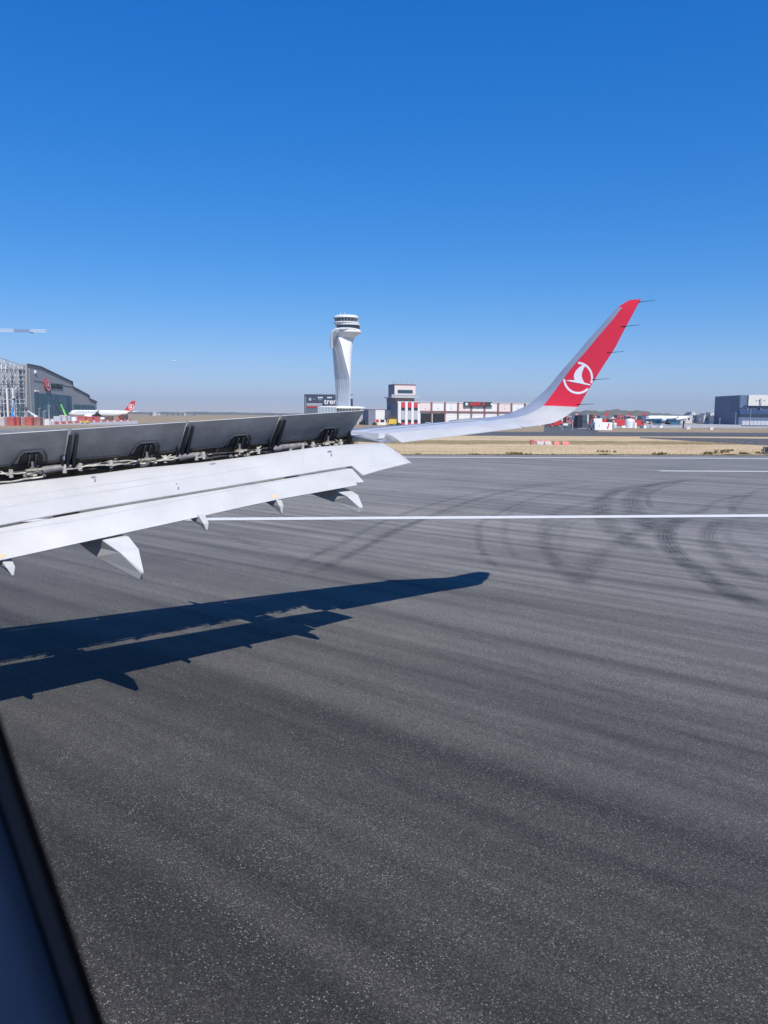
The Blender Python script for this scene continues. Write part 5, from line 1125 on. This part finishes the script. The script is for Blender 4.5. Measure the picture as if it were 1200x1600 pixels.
truck(924.5, 668, 263, 1.9, 2.0, bc2, bc2, 'small dark slate generator cart beside the white container', name='generator_cart', cat='cart')
trs = [(932, 330, 5, 3.9, redv, white, 'white and red truck behind the white container', False), (939, 345, 6.5, 3.6, redv, redv, 'red truck behind the middle of the white container', False), (955.5, 340, 3.2, 3.3, white, pipe_d, 'white truck with dark cab box right of the white container', True), (968, 350, 7.5, 3.4, redv, redv, 'long red truck between white container and round tank', False), (998, 350, 5.5, 3.3, redv, redv, 'red truck right of the round white tank', True), (870.5, 330, 5.5, 2.8, redv, redv, 'red truck seen below the wing tip curve', False), (880.5, 330, 4.0, 1.6, white, white, 'low white truck right of the red one under wing tip', False), (898.5, 330, 2.6, 3.6, redv, pipe_d, 'dark red truck left of the tall dark container', False), (861, 335, 4, 2.0, mat('maroon', (.16, .04, .05), .5), redv, 'maroon truck leftmost beneath the wing tip curve', False)]
for x, D, L_, H_, ca, cb, lab, fl in trs: truck(x, 0, D, L_, H_, ca, cb, lab, flip=fl, group='service trucks on the apron')
def dome_tank(x, D, r, h, label):
    p = at(x, hor(x), D); t = thing('storage_tank', label, 'tank', (p.x, p.y, 0)); mb = MB(); NN = 24
    rg = lambda rr, z: [(rr*math.cos(2*math.pi*k/NN), rr*math.sin(2*math.pi*k/NN), z) for k in range(NN)]
    mb.loft([rg(r, 0), rg(r, h*.72), rg(r*.93, h*.84), rg(r*.7, h*.94), rg(r*.3, h), rg(.05, h*1.01)]); mb.build('shell', white, t, smooth=30)
    for k in range(3): mb = MB(); mb.loft([rg(r+.03, h*(.2+.2*k)), rg(r+.06, h*(.2+.2*k)+.08)], caps=False); mb.build('hoop', lgrey, t, fix=False)
    m2 = MB(); m2.bar((r*.4, -r*.95, 0), (r*.4, -r*.95, h*.75), .4, .05); m2.build('ladder', lgrey, t)
dome_tank(984.5, 330, 2.05, 3.9, 'round white domed tank between two red trucks'); 
dome_tank(961.5, 325, .75, 2.1, 'small white round tank right of the white container')
for i, (x, D, w_, h_, m) in enumerate(((993.2, 320, .9, 2.2, white), (975, 325, 1.6, .9, white), (1003, 330, 1.2, 1.2, bc2), (1008, 322, .9, 1.1, white), (1021, 330, 1.8, .9, lgrey), (1033.5, 340, 1.2, .9, white), (1076, 300, 1.5, 1.0, mat('pink_white', (.72, .60, .58), .6)), (1112.2, 290, 1.2, 1.1, mat('pink_white', (.72, .60, .58), .6)), (1068.5, 330, .35, 3.3, bc))):
    block(x, D, m, w_, h_, 'service_box', ['white upright cabinet in front of right red truck', 'low white box between red truck and domed tank', 'dark box left of the blue airliner nose', 'white box under the blue airliner nose', 'low grey box below the blue airliner', 'white box beside the blue engine', 'pinkish white marker box right of the blue airliner', 'pinkish white marker box alone on the grass far right', 'dark post behind the blue airliner'][i], 'box', 'boxes on the apron', .9)
# blue docking stands round the second airliner
for i, (x, D, w_, h_) in enumerate(((1028, 452, 3.2, 3.0), (1056, 450, 6.4, 3.8))):
    p = at(x, hor(x), D); t = thing('maintenance_stand', ['blue maintenance stand under the airliner front cabin', 'larger blue maintenance stand behind the airliner engine'][i], 'stand', (p.x, p.y, 0), 0, 'maintenance stands'); 
    for a in (-w_/2, w_/2):
        for b in (0, 2): m2 = MB(); m2.bar((a, b, 0), (a, b, h_), .25); m2.build('leg', blu, t)
    m2 = MB(); m2.box(-w_/2, w_/2, 0, 2, h_-.4, h_); m2.build('platform', blu, t); m2 = MB(); m2.box(-w_/2+.3, w_/2-.3, .4, .5, .3, h_-.6); m2.build('screen', mat('dock_teal', (.03, .12, .20), .5), t)
# terminal
tb = mat('terminal_blue', (.035, .07, .16), .35, var=.1, scale=.1); tbl = mat('terminal_slate', (.10, .14, .22), .5); twh = mat('terminal_white', (.62, .60, .54), .5)
F = Facade(1155, 520, 1300, 520, 'maintenance_hall', 'blue glass and white maintenance hall at the right edge', 'building'); P_ = F.pt; hh = P_(1170, 617.5)[1]; w = P_(1300, 640)[0]
hl = at(1141.7, 621, 533).z
mb = MB(); mb.box(0, w, 0, 40, 0, hh); mb.build('wall', tbl, F.root)
mb = MB(); mb.add([(0, .3, 0), (0, 13, 0), (0, 13, hl), (0, .3, hh), (-.4, .3, 0), (-.4, 13, 0), (-.4, 13, hl), (-.4, .3, hh)], [(0, 1, 2, 3), (4, 5, 6, 7), (0, 1, 5, 4), (1, 2, 6, 5), (2, 3, 7, 6), (3, 0, 4, 7)]); mb.build('side_wall', tbl, F.root)
m2 = MB(); m2.box(-.7, -.41, .8, 12.8, 3, hl-2); gf = m2.build('glass_front', tb, F.root)
for k in range(5): m2 = MB(); z_ = 3+(hl-6)*(k+.7)/5; m2.box(-.8, -.71, .8, 12.8, z_, z_+.3); m2.build('floor_line', tbl, gf)
m2 = MB(); F.rect(m2, 1169.2, 618, 1300, 633.8, -1.2, -.01); m2.build('upper_wall', twh, F.root)
m2 = MB(); F.rect(m2, 1155.5, 637.2, 1161, 639, -.3, -.01); m2.build('window_band', glass_d, F.root)
m2 = MB(); F.rect(m2, 1191, 637.2, 1300, 639, -.3, -.01); m2.build('window_band', glass_d, F.root)
m2 = MB(); F.rect(m2, 1155.5, 642.2, 1300, 647, -.5, -.01); m2.build('window_band', tb, F.root)
m2 = MB(); F.rect(m2, 1155.5, 648.6, 1300, 650.6, -.5, -.01); m2.build('window_band', glass_d, F.root)
for x in (1181, 1185.5, 1194, 1205, 1209, 1220): m2 = MB(); F.rect(m2, x, 625, x+1.2, 627, -1.3, -1.201); m2.build('vent', glass_d, F.root)
m2 = MB(); F.rect(m2, 1188, 622.5, 1191.5, 631, -2.2, -1.201); m2.build('roof_unit', lgrey, F.root)
ltm = mat('sign_lettering', (.02, .03, .09), .5)
text_mesh('S', 5.0, ltm, F.root, 'lettering', (P_(1164, 638)[0], -.2, P_(1164, 638)[1]), (rad(90), 0, 0), .1, .1, 1.2)
text_mesh('SISTEM', 3.4, ltm, F.root, 'lettering', (P_(1179, 638)[0], -.2, P_(1179, 638.7)[1]), (rad(90), 0, 0), .1, .02, 0.75)
# low fence wall and light poles at right
F = Facade(1160, 430, 1290, 436, 'boundary_wall', 'pale panelled boundary wall in front of the hall', 'wall'); P_ = F.pt; hh = P_(1165, 657.4)[1]; w = P_(1290, 650)[0]
for k in range(22): m2 = MB(); m2.box(k*w/22+.1, (k+1)*w/22-.1, 0, .3, .5, hh); m2.build('panel', lgrey, F.root)
m2 = MB(); m2.box(0, w, .1, .5, 0, .5); m2.build('footing', pipe_d, F.root)
for i, (x, yt, D) in enumerate(((1149.5, 646, 420), (1172.5, 640, 430), (1083, 655, 330), (1094, 655, 330), (1125, 655, 330), (879, 658, 260), (895, 658, 262), (1189, 660, 300))):
    p = at(x, hor(x), D); hh = EYE.z+(hor(x)-yt)/1200*D; pl_ = thing('light_pole', ['slim pole before the blue office block', 'tall slim pole before the hall lettering', 'short white post right of the blue airliner', 'second short white post on the brown field', 'short white post far right on the brown field', 'short post under the wing tip on the left', 'short post under the wing tip on the right', 'short post near the boundary wall'][i], 'pole', (p.x, p.y, 0), 0, 'slim posts on the airfield')
    m2 = MB(); m2.tube((0, 0, 0), (0, 0, hh), .10, .06, 6); m2.build('pole', lgrey, pl_); m2 = MB(); m2.box(-.18, .18, -.15, .15, hh, hh+.2); m2.build('lamp', white, pl_)
# far low buildings
rnd = random.Random(33); far_w = mat('far_white', (.58, .57, .56), .6); far_r = mat('far_red', (.40, .12, .11), .6); far_g = mat('far_grey', (.22, .25, .28), .6)
spec = []
x = 855
while x < 1240:
    w_ = rnd.uniform(3, 11); h_ = rnd.uniform(3.0, 6.5); spec.append((x, w_, h_, rnd.uniform(560, 760), rnd.choice((far_w, far_w, far_g, far_r if x < 1010 else far_w)))); x += w_+rnd.uniform(.3, 3)
spec += [(1077, 3, 8, 740, far_g), (1080.5, 6, 9.5, 740, far_w), (1101, 8, 8.5, 800, far_w), (1110, 6, 9.5, 790, far_w), (1120, 12, 7, 800, far_g), (150, 0, 0, 0, None)]
x = 232
while x < 300: w_ = rnd.uniform(2, 6); spec.append((x, w_, rnd.uniform(3, 7), rnd.uniform(1500, 1800), rnd.choice((far_w, far_g)))); x += w_+rnd.uniform(2, 8)
adj = ['white', 'grey', 'red']
cnt_ = {}
for i, (x, w_, h_, D, m) in enumerate(sorted([q for q in spec if q[4]], key=lambda q: q[0])):
    k_ = cnt_.get(m.name, 0); cnt_[m.name] = k_+1
    p = at(x+w_/2, hor(x), D); W_ = w_*D/1200; t = thing('far_building', 'low distant %s building, %s from the left among the far %s ones' % ((lambda c: (c, ordw(k_), c))({'far_white': 'white', 'far_red': 'red', 'far_grey': 'grey'}[m.name])), 'building', (p.x, p.y, 0), 0, 'distant low %s buildings' % {'far_white': 'white', 'far_red': 'red', 'far_grey': 'grey'}[m.name])
    m2 = MB(); m2.box(-W_/2, W_/2, 0, 12, 0, h_); m2.build('wall', m, t); m2 = MB(); m2.box(-W_/2-.2, W_/2+.2, -.2, 12.2, h_, h_+.4); m2.build('roof', rnd.choice((far_g, far_w, m)), t)
    for k in range(max(1, int(W_/2.6))):
        xx = -W_/2+(k+.5)*W_/max(1, int(W_/2.6)); m3 = MB(); m3.box(xx-.6, xx+.6, -.08, -.002, h_*.45, h_*.75); m3.build('window', glass_d, t)
# distant airliner tails on the stand
for i, x in enumerate((897, 943, 977.5, 1001)):
    D = 780; p = at(x, hor(x), D); t = thing('airliner_tail', ['distant airliner with red tail left of the tall dark container', 'distant airliner with red tail above the white service container', 'distant airliner with red tail just left of the domed tank', 'distant airliner with red tail behind the right red truck'][i], 'airliner', (p.x, p.y, 0), 0, 'distant parked airliners with red tails')
    m2 = MB(); m2.prism([(-14, 2.4), (-14.5, 3.6), (-12, 4.6), (2.5, 4.8), (5, 4.4), (1, 2.6)], -1.6, 1.6); m2.build('body', white, t, bevel=.5)
    m2 = MB(); m2.prism([(0, 4.6), (3.6, 4.7), (5.2, 9.6 if i % 2 else 8.6), (3.2, 9.6 if i % 2 else 8.6)], -.2, .2); m2.build('tail_fin', redv, t)
    for a in (-11, -3): m2 = MB(); m2.tube((a, -1, .5), (a, 1, .5), .5, None, 8); m2.build('wheel', black, t)
    m2 = MB(); m2.loft([[(-6, -1.4, 3), (-2.5, -1.4, 3), (-2.5, -1.4, 3.2), (-6, -1.4, 3.2)], [(-1.5, -10, 3.6), (-.4, -10, 3.6), (-.4, -10, 3.7), (-1.5, -10, 3.7)]]); m2.build('wing', far_g, t)
# distant scrub trees on the skyline
tm = mat('far_tree_green', (.04, .055, .03), .9, var=.4, scale=.3)
for i, (x, D, r, h) in enumerate(((1130, 620, 2.5, 8), (1135.5, 600, 2.8, 9), (1127, 640, 2, 6))):
    p = at(x, hor(x), D); t = thing('tree', ['small tree left of the office block', 'taller tree nearest the office block', 'smallest tree farther left of the office block'][i], 'tree', (p.x, p.y, 0), 0, 'trees left of the office block'); m2 = MB(); m2.tube((0, 0, 0), (0, 0, h*.6), .3, .15, 6); m2.build('trunk', spar_m, t); m2 = MB(); rr = random.Random(i)
    for k in range(300):
        v = Vector((rr.gauss(0, .45), rr.gauss(0, .45), rr.gauss(0, .4)))*r; c = Vector((0, 0, h*.62))+v; u = Vector((rr.uniform(-1, 1), rr.uniform(-1, 1), rr.uniform(-1, 1))).normalized(); q = u.orthogonal().normalized(); s = .45; m2.add([c+u*s, c+q*s, c-u*s, c-q*s], [(0, 1, 2, 3)])
    m2.build('crown', tm, t, fix=False)

# ------------------------------------------------------------------ on the grass
blocks_ = [(869.0, 8.6), (882.8, 10.8)]
bm_ = mat('barrier_pink', (.62, .20, .18), .7, var=.12, scale=2)
def jersey(x, ybot, wpx, m, label, hpx=5.6):
    b = gp(x, ybot); W_ = wpx*b.y/1200; H_ = hpx*b.y/1200; mb = MB(); mb.loft([[(-W_/2, -.35, 0), (W_/2, -.35, 0), (W_/2, .35, 0), (-W_/2, .35, 0)], [(-W_/2, -.30, H_*.35), (W_/2, -.30, H_*.35), (W_/2, .30, H_*.35), (-W_/2, .30, H_*.35)], [(-W_/2+.04, -.14, H_), (W_/2-.04, -.14, H_), (W_/2-.04, .14, H_), (-W_/2+.04, .14, H_)]])
    mb.box(-W_/2+.2, -W_/2+.45, -.36, -.31, 0, .12); o = mb.build('barrier', m, bevel=.02); o.location = (b.x, b.y, 0); tag(o, label, 'barrier', 'plastic barriers lying in the dry grass'); return o
jersey(869, 695.2, 8.8, bm_, 'pale red barrier second from the right in the grass'); jersey(883, 695.4, 11, bm_, 'pale red barrier rightmost in the grass row')
jersey(856, 695, 10, brick_w, 'whitish barrier with grey top in the middle of grass row'); jersey(844, 694.6, 12, brick_w, 'whitish barrier left of the middle in grass row'); jersey(830.5, 694.4, 4, brick_m, 'narrow dark red barrier leftmost in grass row', 7)
for x, w_ in ((838, 'leftmost'), (848, 'middle'), (855, 'rightmost')): jersey(x, 690.0, 9, bm_, w_+' of three low red barriers lying behind the whitish ones', 2.2)
b = gp(1199, 709.5); t = thing('taxiway_sign', 'dark boxy guidance sign at the grass edge far right', 'sign', (b.x+.3, b.y, 0)); m2 = MB(); m2.box(-.75, 1.6, 0, .35, .12, .95); m2.build('box', pipe_g, t); m2 = MB(); m2.box(-.65, 1.5, -.02, 0, .2, .88); m2.build('face', bc, t)
for a in (-.5, 1.3): m2 = MB(); m2.box(a-.04, a+.04, .1, .25, 0, .12); m2.build('leg', pipe_d, t)
# weeds and uneven grass along the edges
mb = MB(); rnd = random.Random(8)
def tuft(x, y, z, s, lean=.5):
    for k in range(3):
        a = rnd.uniform(0, math.pi); dx, dy = math.cos(a)*s*.35, math.sin(a)*s*.35; lx, ly = rnd.uniform(-lean, lean)*s, rnd.uniform(-lean, lean)*s
        mb.add([(x-dx, y-dy, z), (x+dx, y+dy, z), (x+lx, y+ly, z+s*rnd.uniform(.6, 1))], [(0, 1, 2)])
for k in range(9000):
    t = rnd.uniform(-.55, 2.0); p = e0.lerp(e1, t); d = abs(rnd.gauss(0, .6)); cl = math.sin(t*37)+math.sin(t*91+1)
    tuft(p.x, p.y+d+.1, -.01, rnd.uniform(.05, .13)*(1.8 if cl > 1.2 else 1))
for k in range(12):
    t = rnd.uniform(0, 1.2); p = e0.lerp(e1, t); yy = p.y+rnd.uniform(1, 14)
    for j in range(26): tuft(p.x+rnd.gauss(0, .5), yy+rnd.gauss(0, .5), 0, rnd.uniform(.15, .38))
o = mb.build('weeds', grass_mat('weed_green', (.10, .09, .04), (.17, .14, .065), (.30, .24, .13)), fix=False); o['kind'] = 'stuff'
mb = MB(); rnd = random.Random(9)
for k in range(14000):
    q = gp(rnd.uniform(560, 1230), rnd.uniform(682.5, 709.5)); tuft(q.x, q.y, -.01, rnd.uniform(.04, .11), 1.2)
o = mb.build('dry_grass', M_dry, fix=False); o['kind'] = 'stuff'
